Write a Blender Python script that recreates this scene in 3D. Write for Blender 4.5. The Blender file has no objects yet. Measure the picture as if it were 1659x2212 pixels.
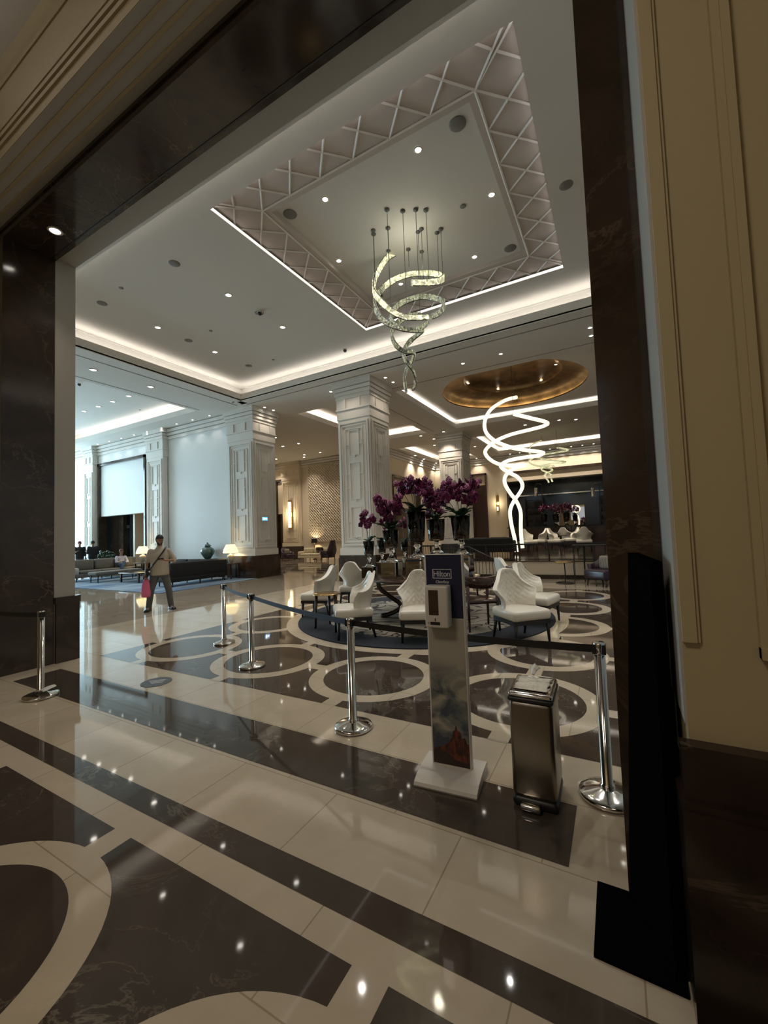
import bpy, math, random
from math import sin, cos, pi, radians, atan2, hypot, sqrt
from mathutils import Vector, Matrix, noise
random.seed(7)
S = bpy.context.scene
COL = S.collection

# ------------------------------------------------------------------ camera
YAW, PIT, ROL, FPX, EYE = radians(-29.2385), radians(2.8843), radians(-2.0878), 889.45, 1.65
_f = Vector((sin(YAW)*cos(PIT), cos(YAW)*cos(PIT), sin(PIT)))
_r = Vector((cos(YAW), -sin(YAW), 0)); _u = _r.cross(_f)
_r2 = cos(ROL)*_r + sin(ROL)*_u; _u2 = -sin(ROL)*_r + cos(ROL)*_u
cam = bpy.data.objects.new('camera', bpy.data.cameras.new('camera')); COL.objects.link(cam)
M3 = Matrix((_r2, _u2, -_f)).transposed()
cam.matrix_world = Matrix.Translation((0, 0, EYE)) @ M3.to_4x4()
cam.data.sensor_fit = 'HORIZONTAL'; cam.data.sensor_width = 36
cam.data.lens = FPX/1659*36; cam.data.clip_start = .05; cam.data.clip_end = 300
S.camera = cam

def at(px, py, X=None, Y=None, Z=None):
    """point of the place seen at a photograph position, on the plane X, Y or Z"""
    d = _r2*(px-829.5) - _u2*(py-1106) + _f*FPX
    t = (Z-EYE)/d.z if Z is not None else (X/d.x if X is not None else Y/d.y)
    return Vector((0, 0, EYE)) + t*d

# ------------------------------------------------------------------ look
S.view_settings.view_transform = 'Standard'; S.view_settings.look = 'None'
S.view_settings.gamma = 1; S.view_settings.use_curve_mapping = False
S.view_settings.exposure = 0.12
S.cycles.use_denoising = True
S.cycles.sample_clamp_indirect = 4.0
S.cycles.max_bounces = 8; S.cycles.diffuse_bounces = 4; S.cycles.glossy_bounces = 4
S.cycles.transmission_bounces = 8; S.cycles.transparent_max_bounces = 8
S.cycles.caustics_reflective = False; S.cycles.caustics_refractive = False
W = bpy.data.worlds.new('world'); S.world = W; W.use_nodes = True
W.node_tree.nodes['Background'].inputs[0].default_value = (.80, .80, .82, 1)
W.node_tree.nodes['Background'].inputs[1].default_value = .5

def area(name, loc, rot, sx, sy, power, col):
    l = bpy.data.lights.new(name, 'AREA'); l.shape = 'RECTANGLE'; l.size = sx; l.size_y = sy
    l.energy = power; l.color = col
    o = bpy.data.objects.new(name, l); o.location = loc; o.rotation_euler = rot; COL.objects.link(o)
    o['kind'] = 'helper'
    return o
WARM = (1, .86, .70); NEUT = (1, .95, .89); SOFTW = (1, .92, .82); COOL = (.60, .86, 1.0)
# daylight through the tall windows of the left facade, and the entrance doors
area('facade_daylight', (-34.0, 7.2, 4.2), (0, radians(-90), 0), 8.0, 12.0, 3900, (.54, .83, 1.0))
# cove light of the foyer behind and above the camera
area('foyer_cove_light', (-4.9, .9, 6.85), (radians(180), 0, 0), 3.0, .12, 7.5, (1, .95, .92))
area('foyer_fill_light', (-2.2, -2.6, 6.6), (0, 0, 0), 1.4, 1.4, 105, WARM)  # unseen area light added as warm fill over the foyer

def spot(x, y, z, e, col=WARM, ang=95, r=.05):
    l = bpy.data.lights.new('downlight_beam', 'SPOT'); l.energy = e; l.color = col
    l.spot_size = radians(ang); l.spot_blend = .8; l.shadow_soft_size = r
    o = bpy.data.objects.new('downlight_beam', l); o.location = (x, y, z); COL.objects.link(o); o['kind'] = 'helper'
    return o

# ------------------------------------------------------------------ materials
MATS = {}
def mat(name, col, rough=.6, metal=0., emit=None, es=0., trans=0., coat=0., ior=1.5, alpha=1., sheen=0., spec=.5):
    m = bpy.data.materials.new(name); m.use_nodes = True
    b = m.node_tree.nodes['Principled BSDF']
    b.inputs['Base Color'].default_value = (*col, 1); b.inputs['Roughness'].default_value = rough
    b.inputs['Metallic'].default_value = metal; b.inputs['IOR'].default_value = ior
    b.inputs['Transmission Weight'].default_value = trans; b.inputs['Coat Weight'].default_value = coat
    b.inputs['Specular IOR Level'].default_value = spec
    if emit: b.inputs['Emission Color'].default_value = (*emit, 1); b.inputs['Emission Strength'].default_value = es
    MATS[name] = m
    return m
def nodes(m): return m.node_tree.nodes, m.node_tree.links, m.node_tree.nodes['Principled BSDF']
def tex(m, kind, scale, **kw):
    n, l, b = nodes(m)
    tc = n.new('ShaderNodeTexCoord'); mp = n.new('ShaderNodeMapping'); l.new(tc.outputs['Object'], mp.inputs[0])
    if 'stretch' in kw: mp.inputs['Scale'].default_value = kw.pop('stretch')
    t = n.new(kind); l.new(mp.outputs[0], t.inputs['Vector'])
    t.inputs['Scale'].default_value = scale
    for k, v in kw.items(): t.inputs[k].default_value = v
    return t
def ramp(m, src, stops):
    n, l, b = nodes(m); r = n.new('ShaderNodeValToRGB'); l.new(src, r.inputs[0])
    e = r.color_ramp.elements
    while len(e) < len(stops): e.new(.5)
    for i, (p, c) in enumerate(stops): e[i].position = p; e[i].color = (*c, 1)
    return r
def bump(m, src, s, d=.02):
    n, l, b = nodes(m); k = n.new('ShaderNodeBump'); k.inputs['Strength'].default_value = s; k.inputs['Distance'].default_value = d
    l.new(src, k.inputs['Height']); l.new(k.outputs[0], b.inputs['Normal'])
def mix(m, a, b_, f, mode='MIX'):
    n, l, b = nodes(m); x = n.new('ShaderNodeMix'); x.data_type = 'RGBA'; x.blend_type = mode
    for s, v in ((6, a), (7, b_), (0, f)):
        if hasattr(v, 'links') or hasattr(v, 'is_output'): l.new(v, x.inputs[s])
        elif s == 0: x.inputs[0].default_value = v
        else: x.inputs[s].default_value = (*v, 1)
    return x.outputs[2]

def marble(name, base, dark, vein, rough, vscale=1.1, vpos=.5, vw=.012, vstr=.5, joints=None, spec=.5):
    m = mat(name, base, rough, spec=spec); n, l, b = nodes(m)
    t = tex(m, 'ShaderNodeTexNoise', 2.2, Detail=8, Roughness=.6, Distortion=.6)
    r = ramp(m, t.outputs[0], [(.3, dark), (.7, base)])
    v = tex(m, 'ShaderNodeTexNoise', vscale, Detail=7, Roughness=.62, Distortion=1.3)
    vr = ramp(m, v.outputs[0], [(vpos-vw, (0, 0, 0)), (vpos, (1, 1, 1)), (vpos+vw, (0, 0, 0))])
    k = tex(m, 'ShaderNodeTexNoise', .9, Detail=2)
    kr = ramp(m, k.outputs[0], [(.45, (0, 0, 0)), (.7, (vstr,)*3)])
    f = mix(m, vr.outputs[0], kr.outputs[0], 1., 'MULTIPLY')
    c = mix(m, r.outputs[0], vein, f)
    if joints:
        br = tex(m, 'ShaderNodeTexBrick', 1.0)
        br.inputs['Color1'].default_value = (1, 1, 1, 1); br.inputs['Color2'].default_value = (.93, .91, .88, 1)
        br.inputs['Mortar'].default_value = (.62, .58, .52, 1); br.inputs['Mortar Size'].default_value = .0035
        br.inputs['Brick Width'].default_value = joints[0]; br.inputs['Row Height'].default_value = joints[1]
        c = mix(m, c, br.outputs[0], 1., 'MULTIPLY')
    l.new(c, b.inputs['Base Color'])
    return m
CREAMF = marble('cream_marble_floor', (.60, .52, .40), (.52, .445, .335), (.68, .60, .47), .045, joints=(.82, .547), vstr=.35)
GREIGEF = marble('greige_marble_floor', (.40, .34, .265), (.34, .285, .22), (.50, .43, .34), .05, joints=(.9, .9), vstr=.4)
DARKF = marble('dark_marble_floor', (.078, .060, .047), (.052, .040, .031), (.32, .27, .20), .04, vscale=1.4, vstr=.55)
EMP = marble('emperador_marble', (.052, .034, .023), (.022, .014, .010), (.24, .17, .12), .12, vscale=1.0, vstr=.55)
EMPD = marble('dark_marble_cladding', (.034, .021, .015), (.014, .009, .007), (.18, .13, .09), .16, vscale=.8, vstr=.4)
WHITE = mat('white_plaster', (.74, .71, .655), .55)
CEIL = mat('ceiling_paint', (.70, .68, .64), .8)
CREAM = mat('cream_paint', (.46, .38, .225), .55)
_t = tex(CREAM, 'ShaderNodeTexNoise', 160, Detail=2); bump(CREAM, _t.outputs[0], .08, .002)
PEACH = mat('peach_wall_paint', (.73, .64, .50), .6)
REV = mat('pale_reveal_paint', (.46, .45, .41), .7)
GOLD = mat('gold_leaf', (.30, .19, .07), .38, .85)
_t = tex(GOLD, 'ShaderNodeTexNoise', 3, Detail=5); _r = ramp(GOLD, _t.outputs[0], [(.3, (.11, .068, .03)), (.7, (.25, .16, .075))])
GOLD.node_tree.links.new(_r.outputs[0], nodes(GOLD)[2].inputs['Base Color'])
CHROME = mat('polished_steel', (.72, .70, .67), .10, 1.)
STEEL = mat('brushed_steel', (.30, .27, .22), .30, 1.)
_t = tex(STEEL, 'ShaderNodeTexNoise', 30, Detail=3, stretch=(14, 14, .4)); bump(STEEL, _t.outputs[0], .12, .002)
BLACK = mat('black_plastic', (.012, .012, .013), .4)
MATBLACK = mat('matt_black', (.0035, .0035, .004), 1., spec=.0)
BELT = mat('navy_belt', (.022, .034, .062), .7)
WPLAST = mat('white_enamel', (.66, .62, .55), .35)
NAVY = mat('navy_print', (.010, .012, .050), .4)
LETTER = mat('letter_white', (.75, .75, .78), .5)
LEATHER = mat('white_leather', (.82, .78, .68), .30, coat=.3)
DWOOD = mat('dark_wood', (.040, .017, .012), .22, coat=.3)
BRASS = mat('brass', (.45, .30, .12), .25, 1.)
MIRROR = mat('mirror', (.78, .78, .76), .02, 1.)
GLASS = mat('glass', (1, 1, 1), .0, trans=1., ior=1.45)
THIN = bpy.data.materials.new('thin_glass'); THIN.use_nodes = True
_n, _l = THIN.node_tree.nodes, THIN.node_tree.links; _n.remove(_n['Principled BSDF'])
_a = _n.new('ShaderNodeBsdfTransparent'); _a.inputs[0].default_value = (.93, .95, .94, 1); _b = _n.new('ShaderNodeBsdfGlossy'); _b.inputs['Roughness'].default_value = .02
_c = _n.new('ShaderNodeMixShader'); _d = _n.new('ShaderNodeFresnel'); _d.inputs[0].default_value = 1.5
_l.new(_d.outputs[0], _c.inputs[0]); _l.new(_a.outputs[0], _c.inputs[1]); _l.new(_b.outputs[0], _c.inputs[2]); _l.new(_c.outputs[0], _n['Material Output'].inputs[0])
SOIL = mat('bark_soil', (.13, .070, .038), .9)
_t = tex(SOIL, 'ShaderNodeTexVoronoi', 38); _r = ramp(SOIL, _t.outputs[0], [(.2, (.34, .19, .11)), (.65, (.07, .035, .022))]); SOIL.node_tree.links.new(_r.outputs[0], nodes(SOIL)[2].inputs['Base Color'])
LEAF = mat('orchid_leaf', (.016, .045, .014), .35)
STALK = mat('orchid_stalk', (.07, .06, .03), .5)
PETAL = mat('orchid_petal', (.17, .010, .075), .45)
_t = tex(PETAL, 'ShaderNodeTexNoise', 9, Detail=2); _r = ramp(PETAL, _t.outputs[0], [(.35, (.07, .003, .04)), (.7, (.23, .016, .10))])
PETAL.node_tree.links.new(_r.outputs[0], nodes(PETAL)[2].inputs['Base Color'])
LENS = mat('lamp_lens', (1, 1, 1), .4, emit=(1, .93, .82), es=14)
LED = mat('led_strip', (1, 1, 1), .4, emit=(1, .86, .66), es=6)
TUBE = mat('glowing_tube', (1, .95, .8), .3, emit=(1, .91, .70), es=1.1)
SHADE = mat('lamp_shade', (.9, .8, .55), .7, emit=(1, .80, .42), es=1.15)
VENT = mat('vent_grey', (.20, .19, .18), .6)
SOFA = mat('charcoal_fabric', (.013, .012, .012), .85)
SOFAG = mat('grey_fabric', (.16, .145, .125), .9)
PALE = mat('pale_fabric', (.45, .44, .40), .9)
CERAM = mat('celadon_ceramic', (.10, .16, .14), .2, coat=.5)
PALEC = mat('pale_ceramic', (.35, .34, .30), .3)
SKIN = mat('skin', (.30, .16, .10), .55)
HAIR = mat('dark_hair', (.010, .008, .007), .6)
SHIRT = mat('beige_shirt', (.46, .40, .32), .85)
TROUS = mat('grey_trousers', (.10, .098, .10), .85)
DARKC = mat('black_cloth', (.010, .010, .012), .85)
LILAC = mat('pale_lilac_cloth', (.50, .46, .52), .85)
JEANS = mat('blue_denim', (.04, .07, .13), .85)
MAROON = mat('maroon_cloth', (.14, .02, .03), .8)
PINK = mat('pink_plastic', (.75, .16, .30), .4)
PURPLE = mat('dark_purple_leather', (.032, .014, .028), .3)
STRIPE = mat('striped_cushion', (.3, .27, .2), .8)
_t = tex(STRIPE, 'ShaderNodeTexWave', 9); _r = ramp(STRIPE, _t.outputs[0], [(.45, (.08, .06, .07)), (.55, (.45, .40, .30))])
STRIPE.node_tree.links.new(_r.outputs[0], nodes(STRIPE)[2].inputs['Base Color'])
PICT = mat('cloud_print', (.25, .25, .22), .35)
_t = tex(PICT, 'ShaderNodeTexNoise', 5.5, Detail=5, Distortion=.5, stretch=(1, 1, 1.5))
_r = ramp(PICT, _t.outputs[0], [(.38, (.38, .35, .27)), (.50, (.17, .18, .17)), (.60, (.055, .068, .092))])
_n, _l, _b = nodes(PICT); _g = _n.new('ShaderNodeTexCoord'); _s = _n.new('ShaderNodeSeparateXYZ'); _l.new(_g.outputs['Object'], _s.inputs[0])
_m = _n.new('ShaderNodeMapRange'); _m.inputs[1].default_value = .62; _m.inputs[2].default_value = .80; _l.new(_s.outputs[2], _m.inputs[0])
_l.new(mix(PICT, _r.outputs[0], (.40, .37, .31), _m.outputs[0]), _b.inputs['Base Color'])
BRICKRED = mat('red_print', (.12, .026, .012), .4); _t = tex(BRICKRED, 'ShaderNodeTexNoise', 34, Detail=4, stretch=(1.6, 1, .6)); _r = ramp(BRICKRED, _t.outputs[0], [(.4, (.16, .034, .014)), (.6, (.035, .014, .010))]); BRICKRED.node_tree.links.new(_r.outputs[0], nodes(BRICKRED)[2].inputs['Base Color']); DARKRED = mat('dark_print', (.030, .014, .010), .4); BLUEPR = mat('blue_print', (.05, .065, .085), .4)
LWALL = mat('bluish_white_paint', (.74, .75, .74), .6)
GREENERY = mat('tree_leaves', (.10, .25, .16), .8)
SKYM = mat('bright_sky', (.6, .9, .9), 1, emit=(.55, .95, .95), es=1.0)
CARMAT = mat('car_paint', (.20, .20, .21), .25, coat=.8)
RUGN = mat('navy_rug', (.012, .0155, .023), .95)
RUGP = mat('patterned_rug', (.30, .28, .24), .95)
_t = tex(RUGP, 'ShaderNodeTexNoise', .8, Detail=0.5, Distortion=4.5)
_r = ramp(RUGP, _t.outputs[0], [(.44, (.30, .27, .215)), (.47, (.035, .022, .03)), (.52, (.035, .022, .03)), (.55, (.30, .27, .215))])
RUGP.node_tree.links.new(_r.outputs[0], nodes(RUGP)[2].inputs['Base Color'])
RUGB = mat('blue_rug', (.10, .16, .26), .95)
_t = tex(RUGB, 'ShaderNodeTexNoise', .9, Detail=2, Distortion=2, stretch=(1, .3, 1))
_r = ramp(RUGB, _t.outputs[0], [(.35, (.07, .13, .23)), (.65, (.26, .33, .40))])
RUGB.node_tree.links.new(_r.outputs[0], nodes(RUGB)[2].inputs['Base Color'])
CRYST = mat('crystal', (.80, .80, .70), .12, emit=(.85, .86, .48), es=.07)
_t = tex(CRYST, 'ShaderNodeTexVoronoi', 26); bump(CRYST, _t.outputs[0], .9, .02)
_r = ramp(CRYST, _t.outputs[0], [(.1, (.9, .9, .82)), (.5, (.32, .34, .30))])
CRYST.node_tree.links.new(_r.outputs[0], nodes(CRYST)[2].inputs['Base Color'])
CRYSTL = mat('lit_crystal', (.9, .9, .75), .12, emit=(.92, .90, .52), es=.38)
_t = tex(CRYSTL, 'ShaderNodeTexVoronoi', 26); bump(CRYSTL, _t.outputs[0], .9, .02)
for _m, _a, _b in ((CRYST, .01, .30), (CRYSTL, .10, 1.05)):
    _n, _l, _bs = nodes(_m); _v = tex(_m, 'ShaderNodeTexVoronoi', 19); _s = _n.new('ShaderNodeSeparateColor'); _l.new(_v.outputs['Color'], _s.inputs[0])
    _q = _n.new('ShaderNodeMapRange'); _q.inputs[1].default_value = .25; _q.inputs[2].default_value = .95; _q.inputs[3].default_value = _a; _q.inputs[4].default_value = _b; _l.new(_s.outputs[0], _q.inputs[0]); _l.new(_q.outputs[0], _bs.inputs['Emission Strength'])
CABLE = mat('cable', (.13, .13, .12), .5, .3)
SHELFG = mat('bar_tile', (.032, .042, .052), .15)
_t = tex(SHELFG, 'ShaderNodeTexBrick', 7); bump(SHELFG, _t.outputs[1], .8, .01)
SIGNB = mat('lit_sign', (.1, .4, .8), .4, emit=(.18, .55, 1), es=1.2)
PAPER = mat('plastic_sheet', (.85, .80, .68), .18, coat=.5)
_t = tex(PAPER, 'ShaderNodeTexNoise', 28, Detail=4); bump(PAPER, _t.outputs[0], .9, .02)
GREYB = mat('dark_grey_disc', (.05, .055, .06), .4)

# ------------------------------------------------------------------ mesh helpers
class MB:
    def __init__(s): s.v = []; s.f = []; s.m = []; s.cur = 0; s.sm = []; s.smooth = False
    def add(s, vs, fs):
        k = len(s.v); s.v += [tuple(v) for v in vs]
        for f in fs: s.f.append([k+i for i in f]); s.m.append(s.cur); s.sm.append(s.smooth)
        return s
    def box(s, x0, x1, y0, y1, z0, z1, M=None):
        vs = [Vector((x, y, z)) for z in (z0, z1) for y in (y0, y1) for x in (x0, x1)]
        if M: vs = [M @ v for v in vs]
        return s.add(vs, [(0, 2, 3, 1), (4, 5, 7, 6), (0, 1, 5, 4), (2, 6, 7, 3), (0, 4, 6, 2), (1, 3, 7, 5)])
    def rbox(s, x0, x1, y0, y1, z0, z1, r, M=None, seg=3):
        """box with rounded vertical edges and softened top and bottom"""
        rows = []
        r = min(r, (x1-x0)/2.01, (y1-y0)/2.01, (z1-z0)/2.01)
        prof = [(r*(1-cos(a)), r*(1-sin(a))) for a in [i*pi/2/seg for i in range(seg+1)]]
        for ins, dz in [(q[1], 0) for q in []]: pass
        levels = [(r*(1-sin(i*pi/2/seg)), z0+r*(1-cos(i*pi/2/seg))) for i in range(seg+1)] + \
                 [(r*(1-cos(i*pi/2/seg)), z1-r*(1-sin(i*pi/2/seg))) for i in range(seg+1)]
        for ins, z in levels:
            rr = max(r-ins*.6, .001); ring = []
            for cx, cy, a0 in ((x1, y1, 0), (x0, y1, 90), (x0, y0, 180), (x1, y0, 270)):
                ox = cx-(ins+rr)*(1 if cx == x1 else -1); oy = cy-(ins+rr)*(1 if cy == y1 else -1)
                for i in range(seg+1):
                    a = radians(a0+90*i/seg); ring.append(Vector((ox+rr*cos(a), oy+rr*sin(a), z)))
            rows.append(ring)
        if M: rows = [[M @ v for v in q] for q in rows]
        o = s.smooth; s.smooth = True; s.loft(rows, True, True); s.smooth = o
        return s
    def loft(s, rows, closed=True, caps=True):
        n = len(rows[0]); vs = [v for r in rows for v in r]; fs = []
        for i in range(len(rows)-1):
            for j in range(n if closed else n-1):
                a = i*n+j; b = i*n+(j+1) % n; fs.append((a, b, b+n, a+n))
        if caps and closed: fs.append(tuple(range(n))[::-1]); fs.append(tuple((len(rows)-1)*n+i for i in range(n)))
        return s.add(vs, fs)
    def lathe(s, prof, c=(0, 0, 0), n=24, caps=True, M=None):
        rows = [[Vector((c[0]+r*cos(2*pi*i/n), c[1]+r*sin(2*pi*i/n), c[2]+z)) for i in range(n)] for r, z in prof]
        if M: rows = [[M @ v for v in q] for q in rows]
        o = s.smooth; s.smooth = True; s.loft(rows, True, caps); s.smooth = o
        return s
    def cyl(s, a, b, r, r2=None, n=12):
        return s.tube([a, b], [r, r if r2 is None else r2], n)
    def tube(s, pts, r, n=8, caps=True, flat=None):
        pts = [Vector(p) for p in pts]; rows = []
        if not isinstance(r, (list, tuple)): r = [r]*len(pts)
        up = None
        for i, p in enumerate(pts):
            t = (pts[min(i+1, len(pts)-1)]-pts[max(i-1, 0)]).normalized()
            if up is None:
                up = Vector((0, 0, 1)) if abs(t.z) < .9 else Vector((1, 0, 0))
            x = t.cross(up)
            if x.length < 1e-4: x = t.cross(Vector((1, 0.3, 0)))
            x.normalize(); y = x.cross(t).normalized(); up = y
            k = flat or 1
            rows.append([p+x*r[i]*cos(2*pi*j/n)+y*r[i]*k*sin(2*pi*j/n) for j in range(n)])
        o = s.smooth; s.smooth = n > 5; s.loft(rows, True, caps); s.smooth = o
        return s
    def ell(s, c, rx, ry, rz, M=None, n=14, m=9):
        rows = []
        for i in range(m):
            a = -pi/2+pi*(i+.02)/(m-1+.04)
            rows.append([Vector((rx*cos(a)*cos(2*pi*j/n), ry*cos(a)*sin(2*pi*j/n), rz*sin(a))) for j in range(n)])
        c = Vector(c)
        rows = [[(M @ v if M else v)+c for v in q] for q in rows]
        o = s.smooth; s.smooth = True; s.loft(rows, True, True); s.smooth = o
        return s
    def poly(s, pts, z): return s.add([(x, y, z) for x, y in pts], [tuple(range(len(pts)))])
    def build(s, name, mats, parent=None, loc=None):
        me = bpy.data.meshes.new(name); me.from_pydata(s.v, [], s.f)
        if not isinstance(mats, (list, tuple)): mats = [mats]
        for m in mats: me.materials.append(m)
        me.polygons.foreach_set('material_index', s.m); me.polygons.foreach_set('use_smooth', s.sm)
        me.update()
        o = bpy.data.objects.new(name, me); COL.objects.link(o)
        if parent: o.parent = parent
        if loc: o.location = loc
        return o
def tag(o, label, cat, group=None):
    o['label'] = label; o['category'] = cat
    if group: o['group'] = group
    return o
def thing(name, label, cat, loc=(0, 0, 0), rz=0, group=None):
    o = bpy.data.objects.new(name, None); COL.objects.link(o); o.location = loc; o.rotation_euler = (0, 0, rz)
    o.empty_display_size = .1
    return tag(o, label, cat, group)
def struct(name, mb, m):
    o = mb.build(name, m); o['kind'] = 'structure'; return o
def kids(o): return [c for c in bpy.data.objects if c.parent is o]
def dup(root, loc, rz, label=None, group=None):
    ch = [(c, kids(c)) for c in kids(root)]
    r = root.copy(); COL.objects.link(r); r.location = loc; r.rotation_euler = (0, 0, rz)
    if label: r['label'] = label
    if group: r['group'] = group
    for c, gs in ch:
        d = c.copy(); COL.objects.link(d); d.parent = r
        for g in gs: e = g.copy(); COL.objects.link(e); e.parent = d
    return r
def box(x0, x1, y0, y1, z0, z1): return MB().box(x0, x1, y0, y1, z0, z1)
CX, CY = -3.42, 7.55

# ================================================================== FLOOR
fl = MB(); CRM, DRK, GRG = 0, 1, 2
fl.cur = CRM; fl.poly([(-9, -5), (7.5, -5), (7.5, 33), (-9, 33)], 0)
fl.cur = GRG; fl.poly([(-31, -5), (-9, -5), (-9, 33), (-31, 33)], 0)
fl.poly([(-9, 11.9), (7.5, 11.9), (7.5, 33), (-9, 33)], .0004)
def rect(x0, x1, y0, y1, z, c): fl.cur = c; fl.poly([(x0, y0), (x1, y0), (x1, y1), (x0, y1)], z)
rect(-6.53, -.29, 2.22, 2.72, .001, DRK)
rect(-9, 5.8, 1.514, 1.672, .001, DRK)
def disc(cx, cy, r, z, c, n=72): fl.cur = c; fl.poly([(cx+r*cos(2*pi*i/n), cy+r*sin(2*pi*i/n)) for i in range(n)], z)
def ringf(cx, cy, conn=(1, 1, 1, 1), hw=.08, L=.88, R=.742):
    a, b, c, d = conn; zc_ = .0013 if (round((cx+.894)/1.642)+round((cy-4.145)/1.67)) % 2 else .0018
    if a: rect(cx-L, cx, cy-hw, cy+hw, zc_, CRM)
    if b: rect(cx, cx+L, cy-hw, cy+hw, zc_, CRM)
    if c: rect(cx-hw, cx+hw, cy-L, cy, zc_, CRM)
    if d: rect(cx-hw, cx+hw, cy, cy+L, zc_, CRM)
    disc(cx, cy, R, .0022, CRM); disc(cx, cy, R-.165, .0028, DRK)
rect(-6.69, -.035, 3.275, 11.85, .001, DRK)
XS = (-5.82, -4.178, -2.536, -.894); YS = (4.145, 5.81, 7.48, 9.15, 10.82)
for x in XS:
    for y in YS: ringf(x, y)
disc(CX, CY, 2.64, .0034, CRM, 128)
rect(-9, 1.6, -3.4, 1.36, .001, DRK)
for k in range(-1, 6):
    for j in range(3): ringf(-.894-1.642*k+0*j, .465-1.64*j, L=.895)
rect(.15, 5.2, 3.275, 11.85, .001, DRK)
for k in range(3):
    for y in YS: ringf(.99+1.64*k, y)
for k in range(9): rect(-24, -7.3, 14.2+k*1.0, 14.62+k*1.0, .001, DRK)
o = struct('floor', fl, [CREAMF, DARKF, GREIGEF])

# ================================================================== CEILINGS
ZS = 7.05
REC = [('lobby', -12.5, 5.6, 4.0, 11.2, 7.65), ('dome', -7.1, .2, 13.9, 20.8, 7.45), ('west', -12.0, -8.75, 13.9, 20.8, 7.55),
       ('northwest', -12.0, -8.75, 23.6, 30.4, 7.55), ('north', -7.1, .2, 23.6, 30.0, 7.5), ('lounge', -26.0, -15.1, 4.0, 11.1, 7.65)]
xs = sorted({-31, 7.5} | {r[1] for r in REC} | {r[2] for r in REC}); ys = sorted({3.05, 33} | {r[3] for r in REC} | {r[4] for r in REC})
cb = MB()
for i in range(len(xs)-1):
    for j in range(len(ys)-1):
        mx, my = (xs[i]+xs[i+1])/2, (ys[j]+ys[j+1])/2
        if any(r[1] < mx < r[2] and r[3] < my < r[4] for r in REC): continue
        cb.box(xs[i], xs[i+1], ys[j], ys[j+1], ZS, ZS+.17)
struct('ceiling', cb, CEIL)
def led(x0, x1, y0, y1, z, p, col=WARM, off=.10):
    """light strips lying in the trough behind each lip, aimed up and outward at the cove wall"""
    cxm, cym = (x0+x1)/2, (y0+y1)/2; LX, LY = x1-x0, y1-y0
    for (lx, ly, rot, L) in ((cxm, y1+off, 0, LX), (cxm, y0-off, 180, LX), (x1+off, cym, 270, LY), (x0-off, cym, 90, LY)):
        e = Matrix.Rotation(radians(rot), 4, 'Z') @ Matrix.Rotation(radians(180-22), 4, 'X')
        o = area('cove_strip_light', (lx, ly, z), e.to_euler(), L, .03, p*L, col)
TRH = 2.70
for nm, x0, x1, y0, y1, zc in REC:
    e = .34; c = MB(); X0, X1, Y0, Y1 = x0-e, x1+e, y0-e, y1+e
    # cove wall
    c.box(X0-.05, X0, Y0, Y1, ZS+.17, zc); c.box(X1, X1+.05, Y0, Y1, ZS+.17, zc)
    c.box(X0, X1, Y0-.05, Y0, ZS+.17, zc); c.box(X0, X1, Y1, Y1+.05, ZS+.17, zc)
    # stepped lip around the opening
    for a, b, d, g in ((x0-.02, x0+.0, y0, y1), (x1, x1+.02, y0, y1), (x0, x1, y0-.02, y0), (x0, x1, y1, y1+.02)): c.box(a, b, d, g, ZS+.17, ZS+.23)
    # shallow moulding where cove meets ceiling
    for a, b, d, g in ((X0, X0+.05, Y0, Y1), (X1-.05, X1, Y0, Y1), (X0, X1, Y0, Y0+.05), (X0, X1, Y1-.05, Y1)): c.box(a, b, d, g, zc-.03, zc)
    if nm == 'lobby':
        a0, a1, b0, b1 = CX-TRH, CX+TRH, CY-TRH, CY+TRH
        c.box(X0, a0, Y0, Y1, zc, zc+.08); c.box(a1, X1, Y0, Y1, zc, zc+.08)
        c.box(a0, a1, Y0, b0, zc, zc+.08); c.box(a0, a1, b1, Y1, zc, zc+.08)
        led(x0, x1, y0, y1, ZS+.24, 2.5, SOFTW, .06)
    elif nm == 'dome':
        dx, dy, R = CX, 17.35, 2.85
        n = 64; cs = [(dx+R*cos(2*pi*i/n), dy+R*sin(2*pi*i/n)) for i in range(n)]
        def edge(p):
            vx, vy = p[0]-dx, p[1]-dy
            k = min(((X1-dx) if vx > 0 else (X0-dx))/vx if abs(vx) > 1e-6 else 1e9, ((Y1-dy) if vy > 0 else (Y0-dy))/vy if abs(vy) > 1e-6 else 1e9)
            return (dx+vx*k, dy+vy*k)
        inn = [(x, y, zc) for x, y in cs]; out = [(*edge(p), zc) for p in cs]
        c.add(inn+out, [(i, (i+1) % n, n+(i+1) % n, n+i) for i in range(n)])
        for qx, qy in ((X0, Y0), (X1, Y0), (X1, Y1), (X0, Y1)): c.box(min(qx, qx+.9*(1 if qx == X0 else -1)), max(qx, qx+.9*(1 if qx == X0 else -1)), min(qy, qy+.9*(1 if qy == Y0 else -1)), max(qy, qy+.9*(1 if qy == Y0 else -1)), zc+.001, zc+.05)
        led(x0, x1, y0, y1, ZS+.24, 3.2, SOFTW, .07)
    else:
        c.box(X0, X1, Y0, Y1, zc, zc+.08)
        led(x0, x1, y0, y1, ZS+.24, 5.5 if nm != 'lounge' else 3, WARM if nm != 'lounge' else NEUT)
    struct('ceiling', c, CEIL)
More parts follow.
